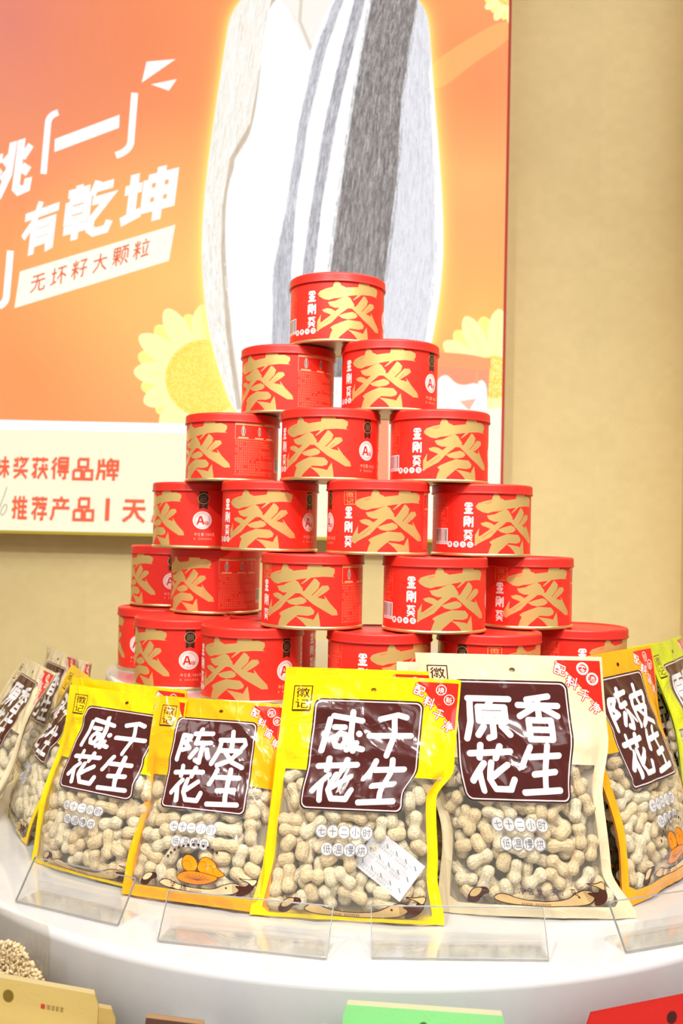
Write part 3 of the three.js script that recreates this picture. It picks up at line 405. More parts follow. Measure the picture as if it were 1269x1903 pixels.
function bagMaterials(kind) {
  const K = KINDS[kind], c = canvas(BW, BH), x = c.getContext('2d'), m = canvas(BW, BH), y = m.getContext('2d');
  const X = (s) => s * BW, Y = (v) => v * BH;
  x.fillStyle = K.base; x.fillRect(0, 0, BW, BH); y.fillStyle = '#000'; y.fillRect(0, 0, BW, BH);
  // faint tone-on-tone roundels printed on the plain field
  x.globalAlpha = 0.16; x.strokeStyle = kind === 'cream' ? 'rgb(214,190,150)' : 'rgb(226,150,10)'; x.lineWidth = 6;
  for (const [u, v] of [[0.09, 0.24], [0.09, 0.36], [0.9, 0.3], [0.9, 0.38], [0.3, 0.06], [0.62, 0.05], [0.46, 0.05]]) for (let k = 1; k < 4; k++) { rr(x, X(u) - 18 * k, Y(v) - 20 * k, 36 * k, 40 * k, 12 * k); x.stroke(); }
  x.globalAlpha = 1;
  // clear window
  const bot = kind === 'cream' ? 0.955 : kind === 'orange' ? 0.945 : 0.985, win = [[0.062, 0.405], [0.938, 0.425], [0.94, bot - 0.02], [0.9, bot], [0.1, bot], [0.06, bot - 0.02]].map(([u, v]) => [X(u), Y(v)]);
  poly(x, win, 'rgb(250,249,247)'); poly(y, win, 'rgb(244,244,244)');
  // brown title panel
  const px = X(0.195), py = Y(0.108), pw = X(0.60), ph = Y(0.455);
  y.fillStyle = '#000'; rr(y, px - 7, py - 7, pw + 14, ph + 14, 34); y.fill();
  rr(x, px - 7, py - 7, pw + 14, ph + 14, 34); x.fillStyle = 'rgb(54,22,24)'; x.fill();
  rr(x, px, py, pw, ph, 30); x.fillStyle = 'rgb(232,214,212)'; x.fill(); rr(x, px + 6, py + 6, pw - 12, ph - 12, 26); x.fillStyle = 'rgb(74,28,26)'; x.fill();
  const tw = pw * 0.42, th = ph * 0.40, T = (ch, u, v, w = 1) => glyph(x, ch, px + pw * u, py + ph * v, tw * w, 0, 0, th, 13.5, 'rgb(240,238,242)', 'round');
  T(K.title[0], 0.07, 0.11); T(K.title[1], 0.53, 0.11, 0.95); T('花', 0.08, 0.54); T('生', 0.52, 0.54, 0.95);
  // seal, red corner, hang hole
  x.strokeStyle = 'rgb(74,36,14)'; x.lineWidth = 5; x.strokeRect(X(0.06), Y(0.05), X(0.105), Y(0.105)); x.lineWidth = 9; x.beginPath(); x.moveTo(X(0.06), Y(0.157)); x.lineTo(X(0.165), Y(0.157)); x.stroke();
  glyph(x, '徽', X(0.073), Y(0.056), X(0.08), 0, 0, Y(0.046), 9, 'rgb(74,36,14)'); glyph(x, '记', X(0.073), Y(0.106), X(0.08), 0, 0, Y(0.043), 10, 'rgb(74,36,14)');
  poly(x, [[X(0.755), Y(0.016)], [X(0.988), Y(0.016)], [X(0.988), Y(0.218)]], 'rgb(222,40,28)');
  K.line.split('').forEach((ch, i) => { const gx = X(0.752 + i * 0.058), gy = Y(0.022 + i * 0.05); for (const [w, col] of [[24, 'rgb(196,30,22)'], [11, 'rgb(255,246,240)']]) glyph(x, ch, gx, gy, X(0.056), X(0.022), -X(0.016), X(0.058), w, col, 'round'); });
  K.tag.split('').forEach((ch, i) => { const gx = X(0.893 + i * 0.048), gy = Y(0.048 + i * 0.04); x.strokeStyle = 'rgb(255,240,232)'; x.lineWidth = 4; x.beginPath(); x.arc(gx, gy, 23, 0, 7); if (kind === 'cream') { x.lineWidth = 9; x.stroke(); } else x.stroke(); glyph(x, ch, gx - 15, gy - 15, 30, 4, -2, 30, 10, 'rgb(255,240,232)'); });
  // white roundels with the roasting words
  const roundels = (txt, u0, du, v) => txt.split('').forEach((ch, i) => {
    const cx = X(u0 + i * du), cy = Y(v);
    for (const [k, f] of [[x, 'rgb(236,236,240)'], [y, 'rgb(95,95,95)']]) { k.beginPath(); k.arc(cx, cy, 27, 0, 7); k.fillStyle = f; k.fill(); }
    x.strokeStyle = 'rgb(120,116,120)'; x.lineWidth = 2.5; x.beginPath(); x.arc(cx, cy, 30, 0, 7); x.stroke(); y.strokeStyle = 'rgb(60,60,60)'; y.lineWidth = 3; y.beginPath(); y.arc(cx, cy, 30, 0, 7); y.stroke();
    glyph(x, ch, cx - 19, cy - 19, 38, 0, 0, 38, 7, 'rgb(96,92,98)'); glyph(y, ch, cx - 19, cy - 19, 38, 0, 0, 38, 8, 'rgb(40,40,40)');
  });
  roundels('七十二小时', 0.335, 0.0655, 0.652); roundels('低温慢烘', 0.372, 0.0655, 0.722);
  // printed scroll at the foot
  const ink = (pts, fill, line) => { curvy(y, pts, '#000'); curvy(x, pts, fill); x.strokeStyle = line; x.lineWidth = 3.5; curvy(x, pts); x.stroke(); };
  const foot = bot - 0.005, brown = 'rgb(70,34,24)', tan = kind === 'orange' ? 'rgb(232,196,150)' : 'rgb(206,172,116)';
  const PT = (list) => list.map(([u, v]) => [X(u), Y(foot - v)]);
  ink(PT([[0.14, 0.0], [0.17, 0.05], [0.25, 0.065], [0.27, 0.04], [0.22, 0.03], [0.2, 0.0]]), brown, brown); ink(PT([[0.15, 0.02], [0.18, 0.058], [0.24, 0.06], [0.2, 0.02]]), tan, brown);
  ink(PT([[0.27, 0.02], [0.33, 0.045], [0.42, 0.018], [0.55, 0.012], [0.66, 0.02], [0.72, 0.045], [0.78, 0.06], [0.84, 0.05], [0.8, 0.01], [0.7, -0.004], [0.5, -0.006], [0.34, 0.0]]), tan, brown);
  ink(PT([[0.78, 0.05], [0.86, 0.045], [0.88, 0.07], [0.91, 0.06], [0.89, 0.03], [0.84, 0.005], [0.79, 0.0], [0.83, 0.03]]), brown, brown); ink(PT([[0.80, 0.085], [0.86, 0.08], [0.93, 0.09], [0.9, 0.05], [0.87, 0.07]]), tan, brown);
  x.strokeStyle = brown; x.lineWidth = 2; for (let i = 0; i < 6; i++) { x.beginPath(); x.arc(X(0.775), Y(foot - 0.005), 14 + i * 7, -1.6, -0.4); x.stroke(); } x.beginPath(); x.arc(X(0.735), Y(foot - 0.032), 5, 0, 7); x.fillStyle = brown; x.fill();
  fineprint(x, X(0.42), Y(foot - 0.006), X(0.2), 1, 9, brown, 7);
  if (kind === 'orange') {
    const oo = 'rgb(246,140,20)', ol = 'rgb(120,56,14)';
    ink(PT([[0.46, 0.085], [0.43, 0.13], [0.455, 0.165], [0.51, 0.16], [0.55, 0.125], [0.54, 0.085]]), oo, ol); ink(PT([[0.54, 0.09], [0.555, 0.15], [0.6, 0.165], [0.66, 0.14], [0.67, 0.115], [0.74, 0.09], [0.68, 0.07]]), oo, ol); ink(PT([[0.40, 0.045], [0.42, 0.075], [0.5, 0.092], [0.6, 0.088], [0.7, 0.075], [0.64, 0.045], [0.56, 0.03], [0.48, 0.03]]), oo, ol);
    x.strokeStyle = ol; x.lineWidth = 2; for (let i = 0; i < 9; i++) { const a = -2.9 + i * 0.32; x.beginPath(); x.moveTo(X(0.545), Y(foot - 0.05)); x.lineTo(X(0.545) + Math.cos(a) * 74, Y(foot - 0.05) + Math.sin(a) * 34); x.stroke(); } for (const [u, v] of [[0.47, 0.11], [0.58, 0.115], [0.62, 0.1]]) { x.beginPath(); x.arc(X(u), Y(foot - v), 26, -2.6, 0.3); x.stroke(); }
    '坚持'.split('').forEach((ch, i) => glyph(x, ch, X(0.36 + i * 0.07), Y(foot - 0.036 + i * 0.006), 34, 4, -2, 36, 9, brown));
    for (const k of [x, y]) { k.save(); for (let i = 0; i < 12; i++) { const a = -2.6 + i * 0.15; k.fillStyle = k === x ? 'rgb(80,44,30)' : 'rgb(70,70,70)'; k.fillRect(X(0.52) + Math.cos(a) * 190, Y(foot - 0.08) + Math.sin(a) * 150, 13, 13); } k.restore(); }
  }
  if (kind === 'cream') {
    const q = (ch, u, v, w) => { glyph(x, ch, X(u), Y(v), w, 0, 0, 30, 9, brown); glyph(y, ch, X(u), Y(v), w, 0, 0, 30, 9, '#222'); };
    '净含量'.split('').forEach((ch, i) => q(ch, 0.42 + i * 0.048, 0.885, 30)); q('克', 0.70, 0.885, 30);
    for (const [k, f] of [[x, brown], [y, '#222']]) { k.fillStyle = f; k.font = '34px sans-serif'; k.fillText(': 300', X(0.57), Y(0.912)); }
  }
  const hole = x; hole.globalCompositeOperation = 'destination-out'; hole.beginPath(); hole.ellipse(X(0.515), Y(0.06), 13, 10, 0, 0, 7); hole.fill(); hole.globalCompositeOperation = 'source-over';
  const ct = tex(c), mt = tex(m, false);
  const b = canvas(64, 64), bx = b.getContext('2d'); bx.fillStyle = K.base; bx.fillRect(0, 0, 64, 64); bx.fillStyle = 'rgb(176,166,148)'; bx.fillRect(4, 27, 56, 35);
  return {
    front: mat({ map: ct, transparent: true, transmission: 1, transmissionMap: mt, thickness: 0, roughness: 0.16, bumpMap: crinkle, bumpScale: 0.0010, ior: 1.5, side: THREE.DoubleSide }),
    back: mat({ map: tex(b), roughness: 0.35, side: THREE.DoubleSide }),
  };
}
const bagMats = Object.fromEntries(Object.keys(KINDS).map((k) => [k, bagMaterials(k)]));
const THICK = [[0, 0.3], [0.05, 0.6], [0.16, 0.95], [0.34, 1], [0.5, 0.86], [0.66, 0.5], [0.8, 0.18], [0.9, 0.05], [1, 0]];

// peanuts: two-lobed shells with a netted skin
const shellTex = (() => {
  const n = 256, c = canvas(n, n), x = c.getContext('2d'), h = canvas(n, n), k = h.getContext('2d'), a = noiseField(61), r = rng(62), im = x.createImageData(n, n), ib = k.createImageData(n, n);
  for (let j = 0; j < n; j++) for (let i = 0; i < n; i++) {
    const vein = Math.pow(Math.abs(Math.sin(i / n * Math.PI * 9 + (a(j / 12, i / 12) - 0.5) * 2.2)), 0.5), pit = a(i / 5, j / 9), v = 0.55 * vein + 0.45 * pit, t = 0.9 + 0.1 * a(i / 24 + 9, j / 24) + (r() - 0.5) * 0.03, o = (j * n + i) * 4, s = 0.86 + 0.16 * v;
    [242, 227, 192].forEach((b, q) => { im.data[o + q] = clamp(b * t * s, 0, 255); }); im.data[o + 3] = 255;
    ib.data[o] = ib.data[o + 1] = ib.data[o + 2] = v * 255; ib.data[o + 3] = 255;
  }
  x.putImageData(im, 0, 0); k.putImageData(ib, 0, 0);
  const t1 = tex(c), t2 = tex(h, false); for (const t of [t1, t2]) t.wrapS = t.wrapT = THREE.RepeatWrapping; return [t1, t2];
})();
const shellMats = [0xffffff, 0xf6ecdc, 0xfff4e4].map((col) => mat({ color: col, map: shellTex[0], bumpMap: shellTex[1], bumpScale: 0.0009, roughness: 0.8 }));
const peanutGeos = [[0.0285, 0.0066, 0.0053, 0.0068, 0.03], [0.026, 0.0062, 0.0049, 0.0069, -0.04], [0.031, 0.0064, 0.0052, 0.0063, 0.05], [0.019, 0.0069, 0.0068, 0.0065, 0.0], [0.024, 0.0068, 0.0055, 0.0060, 0.06]].map(([L, ra, rw, rb, bend]) => {
  const P = [], N = 18;
  for (let i = 0; i <= N; i++) { const t = i / N, y = (t - 0.5) * L, body = table([[0, ra], [0.27, ra], [0.5, rw], [0.74, rb], [1, rb]], t), e = Math.min(t, 1 - t) * L, rr0 = t < 0.5 ? ra : rb, cap = e < rr0 ? Math.sqrt(Math.max(0, 1 - (1 - e / rr0) ** 2)) : 1; P.push(new THREE.Vector2(Math.max(0.00005, body * cap), y)); }
  const g = new THREE.LatheGeometry(P, 14), p = g.attributes.position;
  for (let i = 0; i < p.count; i++) p.setX(i, p.getX(i) + bend * 0.02 * (1 - (p.getY(i) / (L / 2)) ** 2) * 1.5);
  g.computeVertexNormals(); g.userData = { L, r: Math.max(ra, rb) }; return g;
});
const massMatrices = [], peanutSpots = [];

const wrinkA = noiseField(201), wrinkB = noiseField(202);
function makeBag(o) {
  // o: kind, name label, at [x, depth], yaw, lean, tilt, w, h, depth, left/right edge tables (offset along t), bow, seed, front (peanuts kept as individuals)
  const g = thing('peanut_bag', o.label, 'bag', 'bags of peanuts round the stand');
  g.position.set(o.at[0], (o.y ?? SHELF) + 0.001, -o.at[1]);
  g.rotation.order = 'YXZ'; g.rotation.set(-o.lean, o.yaw, 0);
  const NX = 56, NY = 76, w = o.w, h = o.h, D = o.depth ?? 0.021, Lt = o.left ?? [[0, 0], [1, 0]], Rt = o.right ?? [[0, 0], [1, 0]], S = o.seed * 7.13;
  const xAt = (s, t) => -(o.tilt ?? 0) * h * t + lerp(-w / 2 + table(Lt, t) * w, w / 2 + table(Rt, t) * w, s);
  const bulge = (s) => { const q = Math.abs(2 * s - 1) / 0.9; return q >= 1 ? 0 : Math.pow(1 - Math.pow(q, 2.6), 0.62); };
  const bowAt = (s, t) => (o.bow ?? 0) * t * t + (o.curl ?? 0) * (s - 0.5) * (s - 0.5) * 4 * t + 0.004 * Math.sin(t * 9 + S) * Math.pow(Math.abs(2 * s - 1), 3);
  const film = (s, t) => {
    const b = bulge(s), inside = clamp((0.93 - Math.abs(2 * s - 1)) * 8, 0, 1);
    const ridge = (f, x, y) => 1 - Math.abs(2 * f(x, y) - 1);
    const wr = 0.0030 * (Math.pow(ridge(wrinkA, s * 3.1 + S + t * 2.2, t * 5.3), 2) - 0.35) + 0.0016 * (Math.pow(ridge(wrinkB, s * 9 + S, t * 8 + s * 4), 2) - 0.35);
    return 0.0008 + D * table(THICK, t) * b + bowAt(s, t) + wr * inside * (t > 0.93 ? (1 - t) / 0.07 : 1) * (0.35 + 0.65 * clamp(b * 2, 0, 1));
  };
  const backZ = (s, t) => -0.0008 - D * 0.55 * table(THICK, t) * bulge(s) + bowAt(s, t);
  const sheet = (f, flip) => {
    const pos = [], uv = [], idx = [];
    for (let j = 0; j <= NY; j++) for (let i = 0; i <= NX; i++) { const s = i / NX, t = j / NY; pos.push(xAt(s, t), t * h, f(s, t)); uv.push(s, t); }
    for (let j = 0; j < NY; j++) for (let i = 0; i < NX; i++) { const a = j * (NX + 1) + i, b = a + 1, c = a + NX + 1, d = c + 1; flip ? idx.push(a, c, b, b, c, d) : idx.push(a, b, c, b, d, c); }
    const q = new THREE.BufferGeometry(); q.setAttribute('position', new THREE.Float32BufferAttribute(pos, 3)); q.setAttribute('uv', new THREE.Float32BufferAttribute(uv, 2)); q.setIndex(idx); q.computeVertexNormals(); return q;
  };
  part('back_film', sheet(backZ, true), bagMats[o.kind].back, g);
  part('front_film', sheet(film, false), bagMats[o.kind].front, g);
  g.updateMatrixWorld(true);
  if (o.hole) filmAt.z = film(0.5 + o.hole[0] / w, o.hole[1] / h);
  // fill: an outer layer close behind the film and an inner one in the gaps
  const r = rng(o.seed * 97 + 5), q = new THREE.Quaternion(), e = new THREE.Euler(), top = o.fill ?? 0.63;
  const layer = (depthOff, tries, near, keep) => {
    const placed = [];
    for (let k = 0; k < tries; k++) {
      const v = Math.floor(r() * 5) % 5, geo = peanutGeos[v], L = geo.userData.L, s = 0.1 + 0.8 * r(), t = 0.035 + (top - 0.035) * r(), a = r() * Math.PI, x = xAt(s, t), y = t * h, dx = Math.cos(a) * L * 0.28, dy = Math.sin(a) * L * 0.28;
      if (Math.abs(2 * s - 1) * w / 2 + Math.abs(dx) + 0.007 > w * 0.455 || y - Math.abs(dy) < 0.011) continue;
      const pts = [[x - dx, y - dy], [x + dx, y + dy], [x, y]];
      if (placed.some((p) => p.some(([ax, ay]) => pts.some(([bx, by]) => (ax - bx) ** 2 + (ay - by) ** 2 < near * near)))) continue;
      if (o.hole && pts.some(([ax, ay]) => Math.hypot((ax - o.hole[0]) / 0.03, (ay - o.hole[1]) / 0.026) < 1) && depthOff < 0.001) continue;
      placed.push(pts);
      const sAt = (px, py) => film(clamp(0.5 + (px - (xAt(0, py / h) + xAt(1, py / h)) / 2) / (xAt(1, py / h) - xAt(0, py / h)), 0, 1), clamp(py / h, 0, 1));
      const z1 = sAt(...pts[0]), z2 = sAt(...pts[1]), z3 = sAt(x, y), slope = Math.atan2(z2 - z1, L * 0.56), mid = Math.min((z1 + z2) / 2, z3);
      const m = new THREE.Matrix4().makeRotationFromEuler(e.set(0, 0, a - Math.PI / 2)), tiltM = new THREE.Matrix4().makeRotationX(clamp(slope, -0.5, 0.5)), spin = new THREE.Matrix4().makeRotationY(r() * 6.28);
      m.multiply(tiltM).multiply(spin).setPosition(x, y, mid - geo.userData.r - 0.0016 - depthOff);
      m.premultiply(g.matrixWorld);
      keep({ m, v, where: o.where, seen: o.front });
    }
  };
  layer(0, 12000, 0.0088, (p) => (p.seen ? peanutSpots.push(p) : massMatrices.push(p.m)));
  layer(0.0075, 3000, 0.0098, (p) => massMatrices.push(p.m));
  return g;
}
const W0 = 0.187, SACHET = [0.044, 0.052], filmAt = { z: 0 };
const BAGS = [
  { kind: 'yellow', label: 'yellow peanut bag in the middle with a white sachet behind its window', where: 'the middle yellow bag', front: 1, at: [0.008, 0.979], hole: SACHET, yaw: -0.09, lean: 0.25, tilt: -0.05, w: W0, h: 0.230, seed: 3, left: [[0, 0.03], [0.25, 0.07], [0.6, 0.08], [1, 0.08]], right: [[0, 0.02], [0.2, -0.03], [0.5, -0.06], [0.62, 0.02], [1, 0.03]], bow: 0.004, curl: -0.006 },
  { kind: 'cream', label: 'cream peanut bag right of the middle yellow bag', where: 'the cream bag', front: 1, at: [0.196, 0.999], yaw: -0.03, lean: 0.16, w: W0, h: 0.250, seed: 5, left: [[0, 0], [0.3, 0.05], [0.6, -0.02], [1, -0.02]], right: [[0, 0.03], [0.18, -0.08], [0.45, -0.09], [0.7, -0.02], [1, -0.02]], bow: 0.004, tilt: 0.09 },
  { kind: 'orange', label: 'orange peanut bag left of the middle yellow bag', where: 'the left orange bag', front: 1, at: [-0.140, 1.012], yaw: -0.30, lean: 0.34, w: 0.166, h: 0.200, seed: 8, left: [[0, 0.05], [0.15, 0.06], [0.5, 0.1], [1, 0.11]], right: [[0, 0], [1, 0]], bow: 0.002, tilt: 0.05 },
  { kind: 'yellow', label: 'yellow peanut bag standing left of the left orange bag', where: 'the left yellow bag', front: 1, at: [-0.262, 1.085], yaw: -0.55, lean: 0.28, w: 0.172, h: 0.194, seed: 13, left: [[0, 0], [1, 0.02]], right: [[0, 0], [1, 0.02]], tilt: -0.01 },
  { kind: 'orange', label: 'orange peanut bag at the right edge beside the cream bag', where: 'the right orange bag', front: 1, at: [0.350, 1.092], yaw: 0.88, lean: 0.25, w: W0, h: 0.250, seed: 21, left: [[0, 0], [0.3, 0.03], [1, 0]], tilt: 0.0 },
  { kind: 'lime', label: 'yellow-green peanut bag cut by the right picture edge', where: 'the yellow-green bag', at: [0.470, 1.260], yaw: 1.05, lean: 0.26, w: W0, h: 0.248, seed: 25 },
  { kind: 'lime', label: 'yellow-green bag top peeping over the right orange bag', where: 'the rear bags', at: [0.400, 1.190], yaw: 0.86, lean: 0.24, w: 0.14, h: 0.245, seed: 27, fill: 0.5, depth: 0.010 },
  { kind: 'cream', label: 'second cream bag pressed behind the front cream bag', where: 'the rear bags', at: [0.150, 1.023], yaw: 0.0, lean: 0.13, w: 0.18, h: 0.238, seed: 31, depth: 0.009 },
  { kind: 'yellow', label: 'yellow bag mostly hidden behind the middle yellow bag', where: 'the rear bags', at: [0.005, 1.006], yaw: -0.1, lean: 0.15, tilt: -0.05, w: 0.148, h: 0.232, seed: 33, depth: 0.008 },
  { kind: 'yellow', label: 'yellow bag whose top shows behind the left yellow bag', where: 'the rear bags', at: [-0.244, 1.118], yaw: -0.52, lean: 0.13, w: 0.165, h: 0.196, seed: 35, depth: 0.009 },
  { kind: 'yellow', label: 'yellow bag seen edge-on between left cream bag and left yellow bag', where: 'the edge-on yellow bag', at: [-0.388, 1.258], yaw: -1.15, lean: 0.40, w: 0.17, h: 0.198, seed: 37, depth: 0.017 },
  { kind: 'cream', label: 'cream bag with a red corner at the left picture edge', where: 'the left cream bag', at: [-0.474, 1.336], yaw: -1.06, lean: 0.39, tilt: -0.10, w: 0.18, h: 0.200, seed: 39, depth: 0.016 },
  { kind: 'orange', label: 'shaded orange bag in the gap between the cream bag and right orange bag', where: 'the rear bags', at: [0.270, 1.062], yaw: 0.72, lean: 0.10, w: 0.11, h: 0.165, seed: 45, depth: 0.008 },
  { kind: 'cream', label: 'cream bag behind the left cream bag, only its top showing', where: 'the rear bags', at: [-0.452, 1.500], yaw: -1.02, lean: 0.25, w: 0.15, h: 0.186, seed: 41, depth: 0.010 },
  { kind: 'cream', label: 'small cream bag corner left of the white plinth', where: 'the rear bags', at: [-0.405, 1.440], yaw: -0.95, lean: 0.25, w: 0.10, h: 0.182, seed: 43, depth: 0.008 },
];
const bagGroups = BAGS.map(makeBag);

// peanuts one by one, the rest of the fill as one mass
peanutSpots.slice(0, 300).forEach(({ m, v, where }, i) => {
  const p = new THREE.Mesh(peanutGeos[v], shellMats[i % 3]); p.name = numbered('peanut'); p.castShadow = p.receiveShadow = true; m.decompose(p.position, p.quaternion, p.scale);
  p.userData = { label: 'unshelled peanut inside ' + where, category: 'peanut', group: 'peanuts in ' + where }; scene.add(p);
});
{
  const rest = [...peanutSpots.slice(300).map((p) => p.m), ...massMatrices], im = new THREE.InstancedMesh(peanutGeos[0], shellMats[0], rest.length);
  rest.forEach((m, i) => im.setMatrixAt(i, m)); im.name = 'peanut_filling'; im.castShadow = im.receiveShadow = true;
  im.userData = { kind: 'stuff', label: 'unshelled peanuts packed deeper in the bags', category: 'peanuts' }; scene.add(im);
  console.log('peanuts', peanutSpots.length, 'mass', rest.length);
}

// ---------------------------------------------------------------- clear acrylic ledges along the rim
const edgeMat = mat({ color: 0xb4b6b4, transmission: 0.55, thickness: 0, roughness: 0.35 });
const acrylic = mat({ color: 0xfcfcfb, transmission: 1, thickness: 0, roughness: 0.03, ior: 1.49 });
const HOLDERS = [
  [-0.452, 1.20, -1.0, 0.13, 'clear acrylic ledge at the left picture edge'],
  [-0.249, 0.990, -0.46, 0.125, 'clear acrylic ledge below the left yellow bag'],
  [-0.078, 0.915, -0.20, 0.154, 'clear acrylic ledge below the left orange bag'],
  [0.111, 0.905, 0.02, 0.154, 'clear acrylic ledge below the cream bag'],
  [0.325, 0.955, 0.40, 0.150, 'clear acrylic ledge at the right picture edge'],
];
for (const [x, D, yaw, w, label] of HOLDERS) {
  const g = thing('acrylic_ledge', label, 'acrylic ledge', 'clear ledges along the rim');
  g.position.set(x, SHELF + 0.0006, -D); g.rotation.y = yaw;
  const sl = 0.62, L = 0.043;
  part('front_plate', new RoundedBoxGeometry(w, L, 0.0022, 1, 0.0006).translate(0, L / 2, 0).rotateX(-sl).translate(0, 0.0012, 0.012), acrylic, g);
  part('polished_edge', mergeGeometries([box(-w / 2, w / 2, L, L + 0.0007, -0.0011, 0.0011), box(-w / 2 - 0.0004, -w / 2 + 0.0003, 0, L, -0.0011, 0.0011), box(w / 2 - 0.0003, w / 2 + 0.0004, 0, L, -0.0011, 0.0011), box(-w / 2, w / 2, -0.0006, 0.0002, -0.0011, 0.0011)]).rotateX(-sl).translate(0, 0.0014, 0.012), edgeMat, g);
  part('base_plate', new RoundedBoxGeometry(w, 0.002, 0.03, 1, 0.0006).translate(0, 0.001, -0.004), acrylic, g);
  part('back_lip', new RoundedBoxGeometry(w, 0.010, 0.002, 1, 0.0006).translate(0, 0.007, -0.018), acrylic, g);
}
// ---------------------------------------------------------------- white sachet inside the middle bag
{
  const c = canvas(256, 200), x = c.getContext('2d'); x.fillStyle = 'rgb(214,214,222)'; x.fillRect(0, 0, 256, 200);
  x.strokeStyle = 'rgb(96,96,104)'; x.lineWidth = 4; for (let i = 0; i < 5; i++) for (let j = 0; j < 3; j++) { x.beginPath(); x.moveTo(20 + i * 50, 30 + j * 62); x.lineTo(36 + i * 50, 44 + j * 62); x.stroke(); }
  for (let j = 0; j < 3; j++) fineprint(x, 14, 40 + j * 62, 220, 2, 11, 'rgb(150,150,160)', 50 + j);
  const g = new THREE.PlaneGeometry(0.056, 0.040, 10, 8), p = g.attributes.position; for (let i = 0; i < p.count; i++) p.setZ(i, 0.0015 * Math.sin(p.getX(i) * 160 + 1) * Math.cos(p.getY(i) * 140));
  const back = g.clone().translate(0, 0, -0.0012); g.computeVertexNormals();
  const o = new THREE.Mesh(mergeGeometries([g, back]), mat({ map: tex(c), roughness: 0.7, side: THREE.DoubleSide })); o.name = 'drying_sachet'; o.castShadow = o.receiveShadow = true;
  o.userData = { label: 'white paper drying sachet among the peanuts of the middle yellow bag', category: 'sachet' };
  const m = bagGroups[0].matrixWorld.clone().multiply(new THREE.Matrix4().makeRotationZ(-0.62).setPosition(SACHET[0], SACHET[1], filmAt.z - 0.0045)); m.decompose(o.position, o.quaternion, o.scale); scene.add(o);
}

// ---------------------------------------------------------------- goods on the drum below, only their tops in view
function pouch(name, label, category, spec) {
  const { at, yaw, lean, w, h, depth = 0.018, tilt = 0, materialFront, materialBack, film } = spec;
  const g = thing(name, label, category);
  g.position.set(at[0], LOWER + 0.001, -at[1]); g.rotation.order = 'YXZ'; g.rotation.set(-lean, yaw, tilt);
  const sheet = (sign) => {
    const pos = [], uv = [], idx = [], NX = 28, NY = 36;
    for (let j = 0; j <= NY; j++) for (let i = 0; i <= NX; i++) { const u = i / NX, t = j / NY, q = Math.abs(2 * u - 1), b = q > 0.94 ? 0 : Math.pow(1 - Math.pow(q / 0.94, 2.5), 0.6), r = 0.03 * w * Math.max(0, t - 0.94) / 0.06; pos.push((u - 0.5) * (w - 2 * r * (t > 0.97 ? 1 : 0)), t * h, sign * (0.0007 + depth * table(THICK, t) * b + (film ? 0.002 * wrinkA(u * 6 + 3, t * 9) * b : 0))); uv.push(u, t); }
    for (let j = 0; j < NY; j++) for (let i = 0; i < NX; i++) { const a = j * (NX + 1) + i, b = a + 1, c = a + NX + 1, d = c + 1; sign > 0 ? idx.push(a, b, c, b, d, c) : idx.push(a, c, b, b, c, d); }
    const q = new THREE.BufferGeometry(); q.setAttribute('position', new THREE.Float32BufferAttribute(pos, 3)); q.setAttribute('uv', new THREE.Float32BufferAttribute(uv, 2)); q.setIndex(idx); q.computeVertexNormals(); return q;
  };
  part('back_panel', sheet(-0.6), materialBack ?? materialFront, g); part('front_panel', sheet(1), materialFront, g);
  return g;
}
function pouchMat(col, holeCol, edge, extra) {
  const c = canvas(256, 320), x = c.getContext('2d'); x.fillStyle = col; x.fillRect(0, 0, 256, 320); const r = rng(col.length * 7 + 3);
  for (let i = 0; i < 900; i++) { x.fillStyle = `rgba(${r() < 0.5 ? '255,255,255' : '60,40,10'},0.05)`; x.fillRect(r() * 256, r() * 320, 1 + 8 * r(), 1); }
  if (edge) { x.fillStyle = edge; x.fillRect(0, 0, 256, 5); }
  x.beginPath(); x.arc(128, 26, 8, 0, 7); x.fillStyle = holeCol; x.fill(); if (extra) extra(x);
  return mat({ map: tex(c), roughness: 0.4, side: THREE.DoubleSide });
}
const kraft = pouchMat('rgb(204,176,104)', 'rgb(120,96,30)', 'rgb(226,204,150)', (x) => { x.fillStyle = 'rgb(190,60,40)'; x.fillRect(176, 28, 6, 6); fineprint(x, 184, 28, 26, 1, 6, 'rgb(110,80,40)', 5); });
pouch('kraft_pouch', 'tan kraft pouch with a punched hole at the lower left corner', 'pouch', { at: [-0.274, 0.856], yaw: -0.31, lean: 0.06, w: 0.17, h: 0.204, materialFront: kraft });
pouch('kraft_pouch', 'tan kraft pouch half hidden behind the larger kraft pouch', 'pouch', { at: [-0.262, 0.890], yaw: -0.31, lean: 0.02, w: 0.168, h: 0.179, depth: 0.008, materialFront: kraft });
const green = pouchMat('rgb(150,222,148)', 'rgb(70,100,60)', 'rgb(232,222,190)');
pouch('green_pouch', 'light green pouch at the bottom, its cream top edge in view', 'pouch', { at: [0.0715, 0.795], yaw: -0.11, lean: 0.02, w: 0.126, h: 0.217, depth: 0.012, materialFront: green });
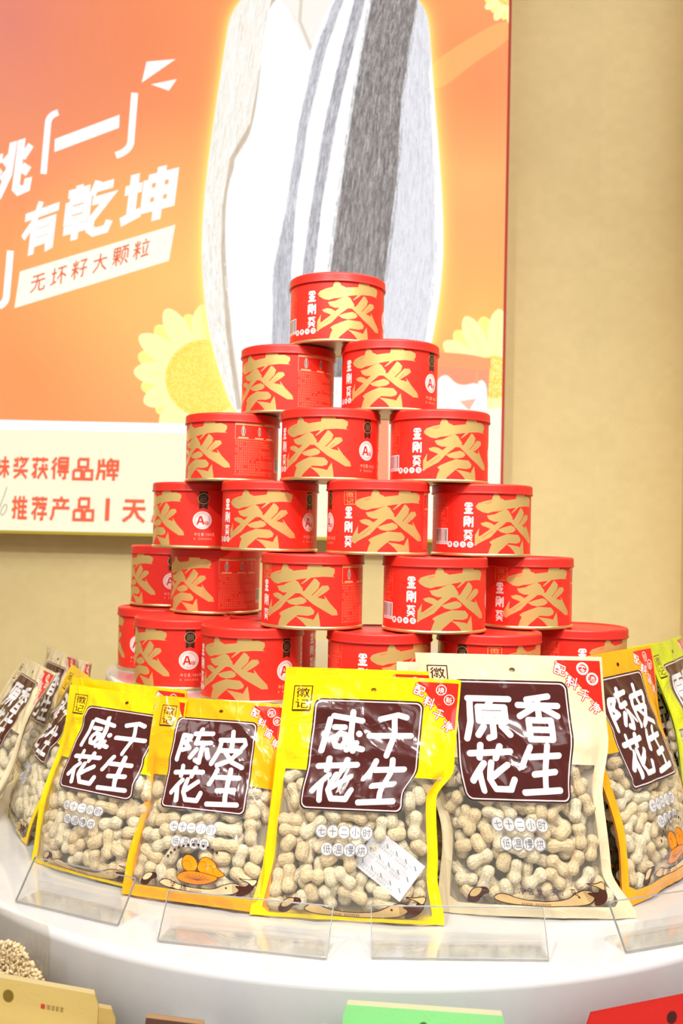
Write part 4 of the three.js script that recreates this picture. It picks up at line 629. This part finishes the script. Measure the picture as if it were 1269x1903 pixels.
pouch('green_pouch', 'green pouch set lower, in front of the light green pouch', 'pouch', { at: [0.052, 0.768], yaw: -0.11, lean: 0.02, w: 0.126, h: 0.211, depth: 0.009, materialFront: green });
pouch('brown_pouch', 'dark brown pouch just rising into view at the bottom edge', 'pouch', { at: [-0.122, 0.800], yaw: -0.2, lean: 0.02, w: 0.05, h: 0.202, depth: 0.006, materialFront: pouchMat('rgb(92,60,50)', 'rgb(60,40,30)', 'rgb(190,150,110)') });
pouch('red_pouch', 'bright red pouch at the lower right corner', 'pouch', { at: [0.281, 0.845], yaw: 0.40, lean: 0.02, w: 0.17, h: 0.206, depth: 0.014, materialFront: pouchMat('rgb(214,34,26)', 'rgb(70,16,14)') });
{
  const clear = mat({ color: 0xf6f4f0, transmission: 1, thickness: 0, roughness: 0.12, bumpMap: crinkle, bumpScale: 0.0012, ior: 1.45, side: THREE.DoubleSide });
  const g = pouch('oat_bag', 'clear plastic bag of pale oat flakes behind the kraft pouch', 'bag', { at: [-0.299, 0.938], yaw: -0.62, lean: 0.0, w: 0.13, h: 0.232, depth: 0.014, materialFront: clear, film: 1 });
  const N = 4000, im = new THREE.InstancedMesh(new THREE.SphereGeometry(0.0026, 8, 6).scale(1, 0.8, 0.5), mat({ color: 0xe6d3ab, roughness: 0.8 }), N), r = rng(404), e = new THREE.Euler(), m = new THREE.Matrix4();
  for (let i = 0; i < N; i++) { const u = (r() - 0.5) * 0.86, t = Math.pow(r(), 0.8) * (0.86 + 0.07 * Math.sin(u * 6 + 1)), b = Math.pow(1 - Math.pow(Math.abs(2 * u) / 0.94, 2.5), 0.6); m.makeRotationFromEuler(e.set(r() * 6, r() * 6, r() * 6)).setPosition(u * 0.13, 0.006 + t * 0.215, (r() * 1.5 - 0.55) * 0.0125 * table(THICK, t * 0.9) * b); im.setMatrixAt(i, m); }
  im.name = 'oat_flakes'; im.userData = { kind: 'stuff' }; im.castShadow = im.receiveShadow = true; g.add(im);
}
renderer.render(scene, camera);
